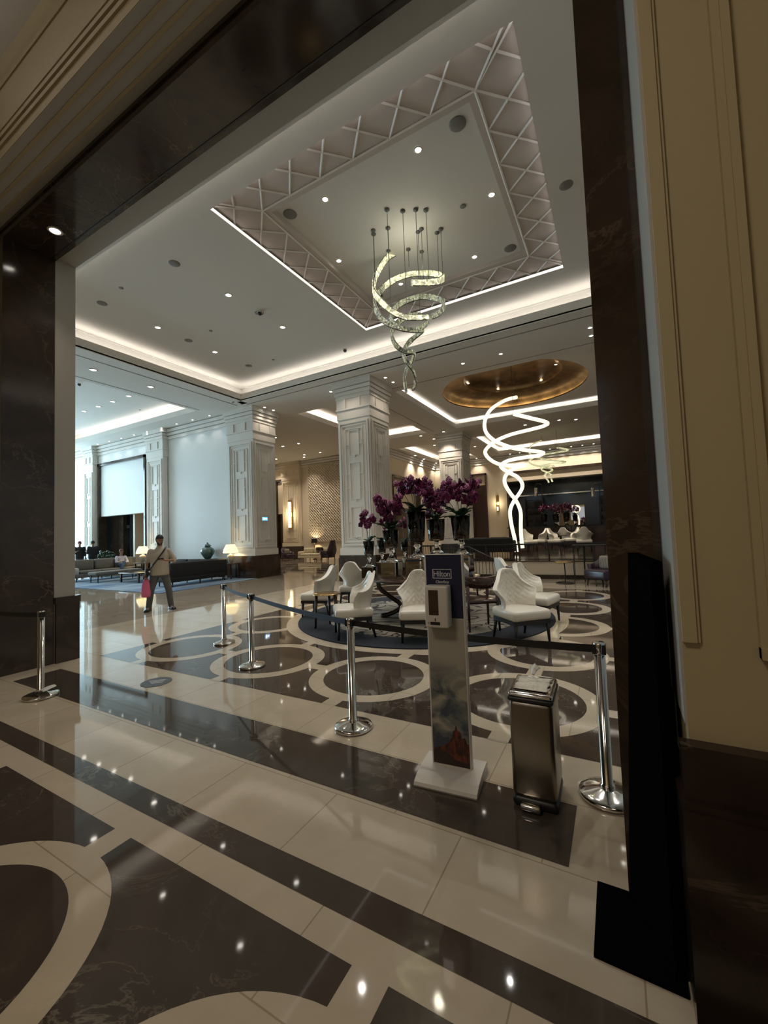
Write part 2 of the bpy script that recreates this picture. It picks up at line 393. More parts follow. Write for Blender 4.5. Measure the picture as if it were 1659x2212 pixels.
# tray with lattice
tr = MB(); ZT = 7.65
h0, h1, h2 = TRH, 2.05, 1.93
def sq(h, z): return [Vector((CX+a*h, CY+b*h, z)) for a, b in ((-1, -1), (1, -1), (1, 1), (-1, 1))]
tr.loft([sq(h0+.16, ZT+.085), sq(h0+.16, ZT+.12), sq(h1, ZT+.15), sq(h2, ZT+.15), sq(h2, ZT+.25)], True, False)
tc_ = MB(); tc_.add(sq(h2, ZT+.25), [(0, 1, 2, 3)]); struct('ceiling', tc_, CEIL)
LAT = mat('lattice_paint', (.56, .50, .46), .75)
struct('ceiling', tr, LAT)
lt = MB()
for side in range(4):
    Rm = Matrix.Translation((CX, CY, 0)) @ Matrix.Rotation(side*pi/2, 4, 'Z')
    def P3(s, w):  # s along the side, w 0 = outer .. 1 = inner
        return Rm @ Vector((s, -(h0+.12)+(h0+.12-h1)*w, ZT+.106+.04*w))
    st = .683
    for k in range(-5, 6):
        for sg in (-1, 1):
            a = (k*st, 1.0); b = (k*st+sg*st*1.02, 0.0)
            # clip to the mitred corner
            pts = []
            for i in range(9):
                w = 1-i/8; s = a[0]+(b[0]-a[0])*(i/8); lim = h1+(h0+.12-h1)*(1-w)
                if abs(s) <= lim+.01: pts.append(P3(s, w))
            if len(pts) > 1: lt.tube([pts[0], pts[-1]], .019, 4, True)
for a, b in ((0, 1), (1, 2), (2, 3), (3, 0)):
    q = sq(h1, ZT+.14); lt.tube([q[a], q[b]], .02, 4)
struct('trim_1', lt, WHITE)
# riser round the tray opening, its cove glow painted on as emission
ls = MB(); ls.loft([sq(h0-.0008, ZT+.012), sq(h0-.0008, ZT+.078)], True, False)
lo = ls.build('glowing_riser', mat('riser_glow', (1, 1, 1), .5, emit=(1, .88, .82), es=.95)); tag(lo, 'thin riser with the cove glow in its surface around the edge of the lattice ceiling tray', 'riser')
tb_ = MB(); tb_.loft([sq(h0-.0, ZT+.081), sq(h0+.162, ZT+.086)], True, False); struct('ceiling', tb_, CEIL)
# dome bowl
dm = MB(); dx, dy, R = CX, 17.35, 2.85
dm.lathe([(R+.16, 7.47), (R+.16, 7.60), (R-.1, 7.80), (R-.75, 7.92), (1.95, 7.95)], (dx, dy, 0), 64, False)
dm.lathe([(1.95, 7.95), (1.95, 8.05), (1.7, 8.16), (1.0, 8.25), (.01, 8.28)], (dx, dy, 0), 64, False)
dm.lathe([(R, 7.452), (R, 7.50), (R+.03, 7.50)], (dx, dy, 0), 64, False)
o = struct('ceiling', dm, GOLD)
for i in range(20):
    a = 2*pi*i/20; e = Matrix.Rotation(a, 4, 'Z') @ Matrix.Rotation(radians(180+25), 4, 'Y')
    area('dome_rim_light', (dx+(R+.07)*cos(a), dy+(R+.07)*sin(a), 7.50), e.to_euler(), .04, .9, 2.6, (1, .78, .45))
# slot diffusers and joint lines on the beams
sl = MB(); sl.box(-12.75, 5, 11.70, 11.745, ZS-.006, ZS+.01); sl.box(-13.2, -13.155, 3.2, 11.6, ZS-.006, ZS+.01)
sl.box(-7.4, 0.5, 13.52, 13.55, ZS-.006, ZS+.01); sl.box(-14.9, -14.87, 3.2, 11.1, ZS-.006, ZS+.01); sl.box(-8.35, -8.32, 13.9, 20.8, ZS-.006, ZS+.01)
struct('trim_2', sl, VENT)
mo = MB()
for k, (w, z) in enumerate(((.34, .0), (.22, -.05))):
    mo.box(-13.0+.0, 5.6, 11.2, 11.2+w, ZS-.03+z*.5, ZS+.01); mo.box(-12.5-w, -12.5, 3.4, 11.2+w, ZS-.03+z*.5, ZS+.01)
struct('trim_3', mo, CEIL)

# ================================================================== PORTAL AND FOYER
w = MB()
w.box(-9.5, 3.2, 1.78, 3.05, 5.91, 8.2)
w.box(.18, 3.2, 1.78, 3.05, .0, 5.91)
w.box(-9.5, -7.12, 1.78, 3.05, 0, 5.91)
struct('wall_front', w, CREAM)
w = MB()  # raised panel mouldings of the cream front
def strip(mb, x0, x1, z0, z1, y, d=.025): mb.box(x0, x1, y-d, y, z0, z1)
for x0, x1 in ((.181, .222),): strip(w, x0, x1, 1.235, 7.1, 1.78, .02)
strip(w, .222, .232, 1.235, 7.1, 1.78, .012)
w.box(.385, .41, 1.755, 1.78, 1.2, 7.1); w.box(.41, .435, 1.745, 1.78, 1.2, 7.1); w.box(.435, 1.9, 1.77, 1.78, 1.24, 7.1)
w.box(.385, 1.9, 1.745, 1.78, 1.2, 1.235)
for z, d in ((6.02, .018), (6.10, .026), (6.20, .018), (6.72, .012)): w.box(-9.5, 3.2, 1.78-d, 1.78, z, z+.05)
for k in range(3): w.box(-7.12, .18, 1.86+.11*k, 1.89+.11*k, 5.898, 5.912)
struct('trim_4', w, CREAM)
w = MB(); w.box(-7.1, .18, 1.785, 2.2, 5.905, 5.91); w.box(.172, .18, 1.785, 2.2, .95, 5.91)
struct('trim_5', w, REV)
m_ = MB(); m_.box(-7.12, .18, 2.2, 2.79, 5.77, 6.2); m_.box(-7.12, -6.9, 2.2, 2.79, 0, 5.77); m_.box(-.04, .18, 2.2, 2.66, 0, 5.77)
m_.box(-7.12, .18, 2.185, 2.2, 5.86, 5.915); m_.box(.14, .178, 2.188, 2.2, 0, 5.9)
struct('trim_6', m_, EMP)
m_ = MB(); m_.box(-6.9, -.04, 2.72, 2.735, 5.765, 5.771); struct('trim_7', m_, BLACK)
w = MB(); w.box(-7.3, -6.905, 2.79, 3.05, 0, 5.82); w.box(-6.905, 3.2, 2.79, 3.05, 5.82, 8.2); w.box(.045, 3.2, 2.66, 3.05, 0, 5.82)
struct('wall_portal', w, REV)
b = MB(); b.box(-6.93, -6.86, 2.80, 3.09, 0, .88); b.box(-6.93, -6.85, 2.79, 3.10, .82, .91)
struct('baseboard_left', b, EMP)
b = MB(); b.box(.15, 3.2, 1.72, 1.78, .72, .9); b.box(.14, 3.2, 1.69, 1.78, 0, .70); b.box(.145, 3.2, 1.70, 1.78, .70, .725)
b.box(.14, .19, 1.78, 2.18, 0, .70)
struct('baseboard_right', b, EMPD)
# lobby side of the front wall
w = MB(); w.box(-31, -7.25, 3.05, 3.2, 0, 8.2); w.box(.06, 7.5, 3.05, 3.2, 0, 8.2); w.box(-7.25, .06, 3.05, 3.2, 6.02, 8.2)
struct('wall_near', w, WHITE)
w = MB(); w.box(-9.5, 3.2, -5, 1.78, 7.1, 7.2); struct('ceiling', w, CEIL)
w = MB(); w.box(3.0, 3.2, -5, 1.78, 0, 7.1); struct('wall_right', w, CREAM)
w = MB(); w.box(-9.6, -9.5, -5, 1.78, 0, 7.1); struct('wall_left', w, CREAM)
w = MB(); w.box(-9.5, 3.2, -5.1, -5, 0, 2.6); w.box(-9.5, 3.2, -5.1, -5, 4.6, 7.1); w.box(-9.5, -6, -5.1, -5, 2.6, 4.6); w.box(0, 3.2, -5.1, -5, 2.6, 4.6); struct('wall_back', w, CREAM)

# ================================================================== FAR WALLS
w = MB(); w.box(6.4, 6.6, 3.2, 33, 0, 8.2); struct('wall_east', w, WHITE)
# lounge wall y = 12.25 with the entrance opening
w = MB(); w.box(-14.0, -18.6, 12.25, 12.6, 0, 7.1) if 0 else w.box(-20.6, -13.9, 12.25, 12.6, 0, 7.1)
w.box(-28.6, -25.1, 12.25, 12.6, 0, 7.1); w.box(-25.1, -20.6, 12.25, 12.6, 6.07, 7.1)
struct('wall_lounge', w, LWALL)
w = MB(); w.box(-25.1, -24.98, 12.17, 12.6, 0, 6.07); w.box(-25.1, -20.6, 12.17, 12.6, 5.93, 6.07); w.box(-20.72, -20.6, 12.17, 12.6, 0, 6.07)
struct('door_1', w, EMP)
w = MB(); w.box(-24.98, -20.72, 12.3, 12.6, 3.12, 5.93); w.box(-27.5, -22.3, 13.3, 13.6, 3.3, 7.05); w.box(-27.5, -22.3, 12.6, 13.6, 3.3, 3.4); struct('wall_lobby_bulkhead', w, LWALL)
w = MB(); w.box(-27.5, -23.9, 12.9, 13.1, 0, 3.3); struct('wall_vestibule', w, EMP)
# facade left: window wall
w = MB(); w.box(-29.0, -28.8, 3.2, 12.6, 0, .25); w.box(-29, -28.8, 3.2, 12.6, 6.8, 8.2)
struct('wall_facade', w, LWALL)
w = MB()
for k in range(6): w.box(-28.95, -28.85, 3.2+k*1.8, 3.3+k*1.8, .25, 6.8)
w.box(-28.95, -28.85, 3.2, 12.6, 3.3, 3.4); struct('window_1', w, BLACK)
# vestibule doors and the outside
g = MB()
for x in (-24.86, -24.1, -23.95, -23.2, -22.5): g.box(x-.04, x+.04, 13.4, 13.5, 0, 3.3)
g.box(-25, -22.4, 13.4, 13.5, 2.45, 2.62); g.box(-25, -22.4, 13.4, 13.5, 0, .12); g.box(-23.2, -22.4, 13.3, 13.4, 0, 3.3)
struct('door_2', g, BLACK)
g = box(-25, -22.4, 13.44, 13.45, .1, 3.3); struct('window_2', g, THIN)
# daylight outside
ex = MB(); ex.box(-84, -50, 38, 38.2, -1, 22); tag(ex.build('bright_sky_backdrop', SKYM), 'pale overcast daylight seen beyond the entrance glass', 'sky')['kind'] = 'stuff'
area('outdoor_daylight', (-42, 22, 16), (0, 0, 0), 22, 16, 9000, (.9, .97, 1))
# lattice lounge wall y = 23
w = MB(); w.box(-22.4, -22.1, 23, 23.3, 0, 7.1); w.box(-21.38, -12.8, 23, 23.3, 0, 7.1); w.box(-22.1, -21.38, 23, 23.3, 5.9, 7.1)
w.box(-22.1, -21.38, 23.1, 23.2, 3.33, 5.7)
struct('wall_north_lounge', w, PEACH)
w = MB(); w.box(-22.1, -22.02, 22.95, 23.3, 0, 5.9); w.box(-21.46, -21.38, 22.95, 23.3, 0, 5.9); w.box(-22.1, -21.38, 22.95, 23.3, 5.74, 5.9)
w.box(-22.02, -21.46, 23.15, 23.25, 0, 3.33)
struct('door_3', w, EMP)
w = MB(); w.box(-22.4, -22.25, 12.6, 23.0, 0, 7.1); struct('wall_west', w, PEACH)
# x = -12.5 wall north of the columns, with its tall doorway
w = MB(); w.box(-13.1, -12.5, 23.0, 23.6, 0, 7.1); w.box(-13.1, -12.5, 27.8, 31.2, 0, 7.1); w.box(-13.1, -12.5, 23.6, 27.8, 5.42, 7.1); w.box(-13.0, -12.8, 23.6, 27.8, 3.3, 5.3)
struct('wall_northwest', w, PEACH)
w = MB(); w.box(-13.1, -12.44, 23.6, 27.8, 5.28, 5.42); w.box(-13.0, -12.44, 23.55, 23.65, 0, 5.42); w.box(-13.0, -12.44, 27.75, 27.85, 0, 5.42); w.box(-13.0, -12.7, 23.65, 27.75, 3.1, 3.3)
w.box(-12.95, -12.9, 23.65, 27.75, 0, 3.1); struct('door_4', w, EMP)
# bar wall y = 31
w = MB(); w.box(-13.1, -9.5, 31, 31.3, 0, 7.1); w.box(-8.34, -6.8, 31, 31.3, 0, 7.1); w.box(-9.5, -8.34, 31, 31.3, 5.9, 7.1); w.box(-6.8, 6.5, 31, 31.3, 5.05, 7.1)
w.box(.6, 6.5, 31, 31.3, 0, 5.05); w.box(-9.42, -8.42, 31.1, 31.2, 5.0, 5.8)
struct('wall_bar', w, PEACH)
w = MB(); w.box(-9.5, -9.38, 30.93, 31.3, 0, 5.9); w.box(-8.46, -8.34, 30.93, 31.3, 0, 5.9); w.box(-9.5, -8.34, 30.93, 31.3, 5.76, 5.9); w.box(-9.38, -8.46, 31.1, 31.2, .6, 5.0)
struct('door_5', w, DWOOD)
w = MB(); w.box(-6.85, 6.4, 30.92, 31.0, 5.62, 5.80); w.box(-6.86, -6.76, 30.9, 31, .6, 5.1); w.box(-6.8, 6.4, 30.95, 31.0, 4.98, 5.06)
struct('trim_8', w, EMP)
# bar niche
n_ = MB(); n_.box(-6.8, .6, 33.0, 33.1, 0, 5.05); n_.box(-6.9, -6.8, 31.3, 33.1, 0, 5.05); n_.box(.6, .7, 31.3, 33.1, 0, 5.05); n_.box(-6.8, .6, 31.3, 33.1, 5.0, 5.1)
struct('wall_bar_niche', n_, SHELFG)

# ================================================================== COLUMNS
def fret(mb, Mx, w, z0, z1, d=.03, simple=False):
    """nested panel mouldings with a linked key fret on one face; face is local x -w/2..w/2, y = 0 outwards -y"""
    def st(x0, x1, za, zb, dd=d, y0=0): mb.box(x0, x1, -dd, y0, za, zb, M=Mx)
    def frame(hw, za, zb, t, dd):
        st(-hw, -hw+t, za, zb, dd); st(hw-t, hw, za, zb, dd); st(-hw+t, hw-t, za, za+t, dd); st(-hw+t, hw-t, zb-t, zb, dd)
    H = w/2
    frame(H*.86, z0, z1, .055, .045); frame(H*.72, z0+.11, z1-.11, .03, .03)
    if simple:
        frame(H*.45, z0+.35, z1-.35, .03, .03); return
    t = .024; a, b = z0+.24, z1-.24; q = (b-a)
    segs = [(a, a+q*.30), (a+q*.34, a+q*.70), (a+q*.74, b)]
    for i, (p, r) in enumerate(segs):
        hw = H*.30
        frame(hw, p+.05, r-.05, t, .028)
        st(-.035, .035, p-.03, p+.05, .028)
    frame(H*.52, a, b, t, .028)
    for z in (a+q*.15, a+q*.45, a+q*.58, a+q*.85): st(-H*.52, -H*.30, z, z+t, .028); st(H*.30, H*.52, z, z+t, .028)
def column(label, x0, x1, y0, y1, faces, name='column', cat='column', group=None, m=WHITE):
    bk = 0 if name == 'pilaster' else 1
    t = thing(name, label, cat, (0, 0, 0), 0, group)
    wx, wy = x1-x0, y1-y0; cx, cy = (x0+x1)/2, (y0+y1)/2
    s = MB(); s.box(x0+.03, x1-.03, y0+.03, y1-.03, .93, 6.2)
    s.box(x0-.01, x1+.01, y0-.01, y1+.01*bk, .91, 1.16)
    for f in faces:
        if f == 'S': Mx, ww = Matrix.Translation((cx, y0+.03, 0)), wx
        if f == 'E': Mx, ww = Matrix.Translation((x1-.03, cy, 0)) @ Matrix.Rotation(pi/2, 4, 'Z'), wy
        fret(s, Mx, ww, 1.24, 5.60)
    s.build('shaft', m, t)
    c = MB(); c.box(x0+.01, x1-.01, y0+.01, y1-.01, 5.72, 6.05); 
    for z, d in ((6.05, .022), (6.45, .022), (6.58, .045), (6.72, .075), (6.86, .115)):
        c.box(x0-d, x1+d, y0-d, y1+d*bk, z, z+(.06 if d < .04 else .12 if z < 6.8 else .189))
    c.box(x0, x1, y0, y1, 6.05, 6.9)
    for k in (-.22, .22):
        c.box(cx+k*wx-.012, cx+k*wx+.012, y0-.03, y0, 6.11, 6.45); c.box(x1, x1+.03, cy+k*wy-.012, cy+k*wy+.012, 6.11, 6.45)
    c.build('capital', m, t)
    b = MB(); b.box(x0-.06, x1+.06, y0-.06, y1+.06*bk, .0, .82); b.box(x0-.04, x1+.04, y0-.04, y1+.04*bk, .82, .91)
    b.build('plinth', EMP, t)
    return t
column('white panelled square column in the middle, behind the orchids', -8.53, -7.13, 12.0, 13.4, 'SE')
column('white panelled square column at the end of the lounge wall, lit exit sign on its side', -14.3, -12.75, 12.0, 13.3, 'SE')
column('farthest white square column, just left of the glowing spiral chandelier', -8.5, -7.1, 21.7, 23.1, 'SE')
column('pilaster beside the entrance opening, behind the standing man', -20.1, -18.75, 11.95, 12.245, 'S', 'pilaster', 'pilaster')
column('pilaster at the far left of the lounge wall, above the men in black', -26.1, -25.15, 11.95, 12.24, 'S', 'pilaster', 'pilaster')
column('pilaster carrying the tall lit sconce, left of the lattice wall', -21.35, -19.62, 22.75, 22.995, 'S', 'pilaster', 'pilaster', m=PEACH)
co = MB()
for z, d in ((6.55, .06), (6.72, .10), (6.88, .16)):
    co.box(-28.6, -14.3, 12.25-d, 12.25, z, z+.14); co.box(-22.2, -12.8, 23-d, 23, z, z+.14); co.box(-13, 6.4, 31-d, 31, z, z+.14); co.box(-12.5, -12.5+d, 23, 31, z, z+.14)
struct('trim_9', co, CEIL)

# ================================================================== DOWNLIGHTS, SPEAKERS, VENTS
def mk_downlight(label, group, r=.065):
    t = thing('downlight', label, 'downlight', (0, 0, -50), 0, group)
    a = MB(); a.lathe([(r, .0), (r*1.35, .0), (r*1.45, -.006), (r*1.05, -.012), (r, .0)], n=20, caps=False); a.build('trim_ring', WPLAST, t)
    b = MB(); b.lathe([(.001, -.002), (r, -.002), (r, .006), (.001, .006)], n=20); b.build('lens', LENS, t)
    return t
def lay(proto, spots, e=0, ang=95, col=WARM):
    for i, (x, y, z) in enumerate(spots):
        o = proto if i == 0 else dup(proto, (x, y, z), 0)
        o.location = (x, y, z-.004)
        if e: spot(x, y, z-.05, e, col, ang)
d = mk_downlight('round recessed downlight in the flat ceiling around the raised lattice tray', 'downlights around the ceiling tray')
lay(d, [(x, y, 7.65) for x in (-10.9, -8.0) for y in (6.84, 8.74)] + [(x, y, 7.65) for x in (1.2, 4.0) for y in (6.84, 8.74)], 190, col=NEUT)
d = mk_downlight('round recessed downlight in the raised centre of the lattice tray', 'downlights in the tray centre', .05)
lay(d, [(CX+a, CY+b, 7.9) for a, b in ((.95, -1.55), (-.95, -1.55), (1.75, 0), (-1.75, 0), (.95, 1.55), (-.95, 1.55))], 150, col=NEUT)
d = mk_downlight('pinhole downlight in the grey beam between the chandelier bay and the columns', 'downlights along the beam by the columns', .05)
lay(d, [(-8.15, 11.49, ZS), (-7.63, 11.49, ZS), (-9.09, 12.47, ZS), (-6.69, 12.4, ZS), (-6.68, 12.95, ZS), (-12.46, 12.4, ZS), (-12.45, 12.9, ZS), (-4.02, 12.79, ZS), (-2.79, 12.75, ZS), (-.3, 12.45, ZS), (-.3, 13.0, ZS)], 32)
d = mk_downlight('large round downlight in the strip of ceiling before the lounge recess', 'downlights before the lounge recess', .08)
lay(d, [(-13.9, 6.63, ZS), (-13.9, 8.45, ZS), (-13.9, 4.8, ZS)], 90, col=NEUT)
d = mk_downlight('round downlight in the pale blue recessed lounge ceiling', 'downlights in the lounge recess', .08)
lay(d, [(-20.7, 9.5, 7.65), (-19.5, 9.5, 7.65), (-18.35, 9.5, 7.65), (-17.15, 9.5, 7.65)], 90, col=NEUT)
d = mk_downlight('tiny cornice downlight along the top of the lounge wall', 'cornice downlights of the lounge wall', .04)
lay(d, [(-15.2-k*1.15, 11.85, ZS) for k in range(9)], 16, col=NEUT)
d = mk_downlight('bright downlight in the low ceiling before the lattice wall', 'downlights before the lattice wall', .07)
lay(d, [(-15.88, 16.56, ZS), (-17.1, 18.44, ZS), (-15.9, 18.46, ZS), (-17.83, 21.24, ZS), (-16.53, 21.3, ZS), (-18.4, 21.9, ZS), (-21.7, 22.2, ZS), (-19.3, 18.5, ZS), (-20.3, 21.2, ZS)], 175)
d = mk_downlight('tiny downlight on the gilded dome ceiling', 'downlights in the golden dome', .05)
lay(d, [(dx+a, dy+b, z) for a, b, z in ((-.93, -1.55, 8.065), (.93, -1.55, 8.065), (1.72, .05, 8.065), (-1.85, .05, 8.065), (-.93, 1.6, 8.065), (.93, 1.6, 8.065))], 170)
d = mk_downlight('downlight in the far beams beyond the gilded dome', 'downlights in the far beams', .07)
lay(d, [(-13.0+.9, 26.45, ZS), (-12.2, 28.2, ZS), (-9.67, 24.1, ZS), (-7.7, 24.37, ZS), (-7.7, 26.2, ZS), (-3.84, 22.4, ZS), (-2.2, 22.5, ZS), (-1.45, 22.9, ZS), (-3.25, 21.3, ZS), (-9.0, 22.4, ZS), (-9.3, 21.2, ZS), (-7.9, 21.1, ZS)], 260)
d = mk_downlight('small wall-washing downlight in the row above the bar front', 'row of downlights above the bar', .06)
lay(d, [(-6.4+k*.68, 30.55, ZS) for k in range(10)] + [(-8.9, 30.6, ZS), (-12.2, 30.6, ZS)], 120)
d = mk_downlight('bright round downlight in the dark marble soffit over the left jamb', None, .06); d.location = (-6.19, 2.5, 5.766); spot(-6.19, 2.5, 5.7, 25)
def disc_thing(name, label, cat, r, m, spots, group):
    for i, (x, y, z) in enumerate(spots):
        if i == 0:
            a = MB(); a.lathe([(.001, -.012), (r*.85, -.012), (r, -.004), (r, .0), (.001, 0)], n=24); p = o = a.build(name, m); tag(o, label if isinstance(label, str) else label[0], cat, group)
        else:
            o = p.copy(); COL.objects.link(o)
            if isinstance(label, (list, tuple)): o['label'] = label[i]
        o.location = (x, y, z)
disc_thing('ceiling_speaker', ['grey speaker grille at the far left of the lobby ceiling, near the pale reveal', 'grey speaker grille near the far left corner of the lobby cove', 'grey speaker grille left of the lattice tray, nearest the portal', 'grey speaker grille between the two left downlights of the lobby ceiling', 'grey speaker grille between the two downlights beside the lattice tray', 'grey speaker grille right of the tray, cut by the dark marble jamb'], 'speaker', .115, VENT, [(-10.9, 5.4, 7.65), (-10.86, 10.1, 7.65), (-8.02, 5.42, 7.65), (-10.9, 7.8, 7.65), (-8.0, 7.84, 7.65), (-.42, 7.75, 7.65)], 'speaker grilles in the lobby ceiling')
disc_thing('air_vent', ['round air vent in the nearest right corner of the tray centre', 'round air vent in the left corner of the tray centre', 'round air vent in the far right corner of the tray centre', 'round air vent in the far left corner of the tray centre, behind the chandelier'], 'vent', .13, VENT, [(CX+a, CY+b, 7.895) for a, b in ((1.65, -1.62), (-1.75, -1.62), (1.72, 1.7), (-1.7, 1.7))], 'air vents in the tray centre')
disc_thing('smoke_detector', ['small grey sprinkler disc, nearest the far left speaker grille', 'small grey sprinkler disc in the middle of the left ceiling strip', 'small grey sprinkler disc near the corner of the lobby cove', 'small grey sprinkler disc in the pale blue lounge recess'], 'detector', .05, VENT, [(-9.86, 5.3, 7.65), (-9.86, 7.77, 7.65), (-9.8, 10.2, 7.65), (-18.6, 10.8, 7.65)], 'sprinkler discs in the ceilings')
disc_thing('smoke_detector', 'small grey detector disc between the chandelier cables and the right tray downlight', 'detector', .06, VENT, [(CX+1.2, CY-.02, 7.895)], None)
def cctv(loc, label):
    t = thing('security_camera', label, 'camera', loc)
    a = MB(); a.lathe([(.001, 0), (.07, 0), (.07, -.03), (.001, -.03)], n=16); a.build('mount', WPLAST, t)
    a = MB(); a.lathe([(.055, -.03), (.06, -.05), (.045, -.09), (.001, -.105)], n=16); a.build('dome_cover', BLACK, t)
p = at(561, 673, Z=7.65); cctv((p.x, p.y, 7.65), 'black dome camera on the lobby ceiling, left of the lattice tray')
p = at(720, 778, Z=7.05); cctv((p.x, 10.9, 7.65), 'black dome camera above the cove, right of the big grey column')
p = at(171, 828, Z=7.6); cctv((p.x, p.y, 7.6), 'black dome camera in the pale blue lounge recess at far left')

# ================================================================== CHANDELIERS
def cr(pts, n=8):
    out = []; P_ = [pts[0]]+pts+[pts[-1]]
    for i in range(1, len(P_)-2):
        a, b, c, d_ = P_[i-1:i+3]
        for k in range(n):
            t = k/n
            out.append(.5*((2*b)+(c-a)*t+(2*a-5*b+4*c-d_)*t*t+(3*b-a-3*c+d_)*t**3))
    out.append(P_[-2]); return out
def helix_pts(keys, axis, fr, toff=0):
    """keys: photograph x, y and depth fraction; each becomes a point on a spiral of real radius about the axis"""
    A = Vector((axis[0], axis[1], 0)); vd = A.normalized(); out = []
    for px, py, k in keys:
        dv = _r2*(px-829.5) - _u2*(py-1106) + _f*FPX
        h = Vector((dv.x, dv.y, 0)); t0 = A.length/h.dot(vd); z = EYE+dv.z*t0
        t = (A.length+k*fr(z))/h.dot(vd); out.append(Vector((0, 0, EYE))+dv*t)
    return out
K1 = [(871, 539, .9), (838, 556, .75), (817, 585, .45), (808, 611, .1), (809, 632, -.3), (825, 653, -.65), (842, 669, -.85), (862, 681, -.97), (886, 687, -1), (928, 685, -.75), (947, 677, -.4), (958, 663, 0), (957, 651, .4), (945, 645, .7), (916, 641, 1), (889, 646, 1), (863, 657, .85), (848, 671, .5), (844, 686, 0), (852, 700, -.5), (871, 710, -.9), (897, 714, -.8), (913, 713, -.2), (904, 722, .5), (889, 734, .9), (876, 750, .6), (871, 765, 0), (877, 780, -.8), (886, 792, -.8), (895, 809, 0), (897, 826, .4), (891, 845, .6)]
K2 = [(885, 611, -.9), (916, 611, -.8), (945, 608, -.4), (957, 601, 0), (952, 594, .5), (932, 591, .85), (904, 591, 1), (877, 595, .95), (850, 605, .7), (829, 620, .4), (815, 636, .1), (809, 650, -.2), (811, 666, -.45), (821, 684, -.7), (838, 699, -.9), (860, 708, -1), (885, 713, -.9), (908, 708, -.5), (923, 695, 0), (915, 685, .6), (897, 681, .9), (877, 685, .9), (858, 698, .6), (847, 717, 0), (849, 734, -.5), (858, 749, -.85), (875, 760, -.9), (890, 760, -.5), (895, 765, 0), (891, 777, .7), (881, 792, .8), (875, 809, .2), (874, 825, -.4), (878, 850, -.6)]
def fr1(z): return max(.10, min(.88, (z-4.3)*.36))
AX1 = (CX-.02, CY)
ch = thing('spiral_chandelier', 'large chandelier of twisting crystal ribbons hung under the lattice tray', 'chandelier', (AX1[0], AX1[1], 7.9))
L0 = Vector(ch.location)
def ribbon(parent, keys, axis, fr, hfun, m, L, gap=.062, thick=.05):
    pts = cr(helix_pts(keys, axis, fr), 10)
    cry = MB(); top = []; bot = []; acc = 0; last = pts[0]
    for i in range(1, len(pts)):
        seg = pts[i]-pts[i-1]; ln = seg.length
        while acc+gap*.9 < ln+0:
            acc += gap*.9; q = pts[i-1]+seg*(acc/ln); hh = hfun(q.z)
            tn = seg.normalized(); side = tn.cross(Vector((0, 0, 1)));
            if side.length < .2: side = Vector((q.y-axis[1], axis[0]-q.x, 0)).cross(Vector((0, 0, 1)))
            side.normalize(); up = side.cross(tn).normalized(); 
            if up.z < 0: up = -up
            Mx = Matrix.Translation(q-L) @ Matrix((side, tn, up)).transposed().to_4x4() @ Matrix.Rotation(random.uniform(-.25, .25), 4, 'Z')
            cry.box(-thick/2, thick/2, -gap*.40, gap*.40, -hh/2*random.uniform(.9, 1.05), hh/2*random.uniform(.9, 1.05), M=Mx)
            top.append(q-L+up*hh*.5); bot.append(q-L-up*hh*.5)
        acc -= ln
    cry.build('crystal_band', m, parent)
    f = MB(); f.tube(top, .012, 5); f.tube(bot, .012, 5); f.build('ribbon_frame', CABLE, parent)
    return [t+L for t in top]
RBC = CRYST
mixm = CRYST
def hf(z): return .05+.065*max(0, min(1, (z-4.6)/2))
# upper turns glow, lower turns are clear crystal
t1 = ribbon(ch, K1[:10], AX1, fr1, hf, CRYSTL, L0); ribbon(ch, K1[9:], AX1, fr1, hf, CRYST, L0)
t2 = ribbon(ch, K2[:10], AX1, fr1, hf, CRYSTL, L0); ribbon(ch, K2[9:], AX1, fr1, hf, CRYST, L0)
for i, (px, py) in enumerate(((836, 452), (870, 455), (898, 452), (920, 453), (806, 497), (807, 505), (838, 492), (903, 500), (910, 494), (944, 502), (952, 494), (839, 541), (882, 538), (911, 543))):
    p = at(px, py, Z=7.9); q = min(t1+t2, key=lambda v: (v.x-p.x)**2+(v.y-p.y)**2)
    zb = q.z if (q-Vector((p.x, p.y, q.z))).length < .5 else 6.6
    a = MB(); a.lathe([(.001, 0), (.05, 0), (.05, -.02), (.001, -.03)], (p.x-L0.x, p.y-L0.y, 0), 14); cp = a.build('ceiling_canopy', CABLE, ch)
    a = MB(); a.tube([(p.x-L0.x, p.y-L0.y, -.02), (p.x-L0.x, p.y-L0.y, zb-L0.z)], .006, 5); a.build('cable', CABLE, cp)
for z in (7.25,):
    l = bpy.data.lights.new('chandelier_glow', 'POINT'); l.energy = 10; l.color = (1, .95, .75); l.shadow_soft_size = .1
    o = bpy.data.objects.new('chandelier_glow', l); o.location = (CX, CY, z); COL.objects.link(o); o['kind'] = 'helper'

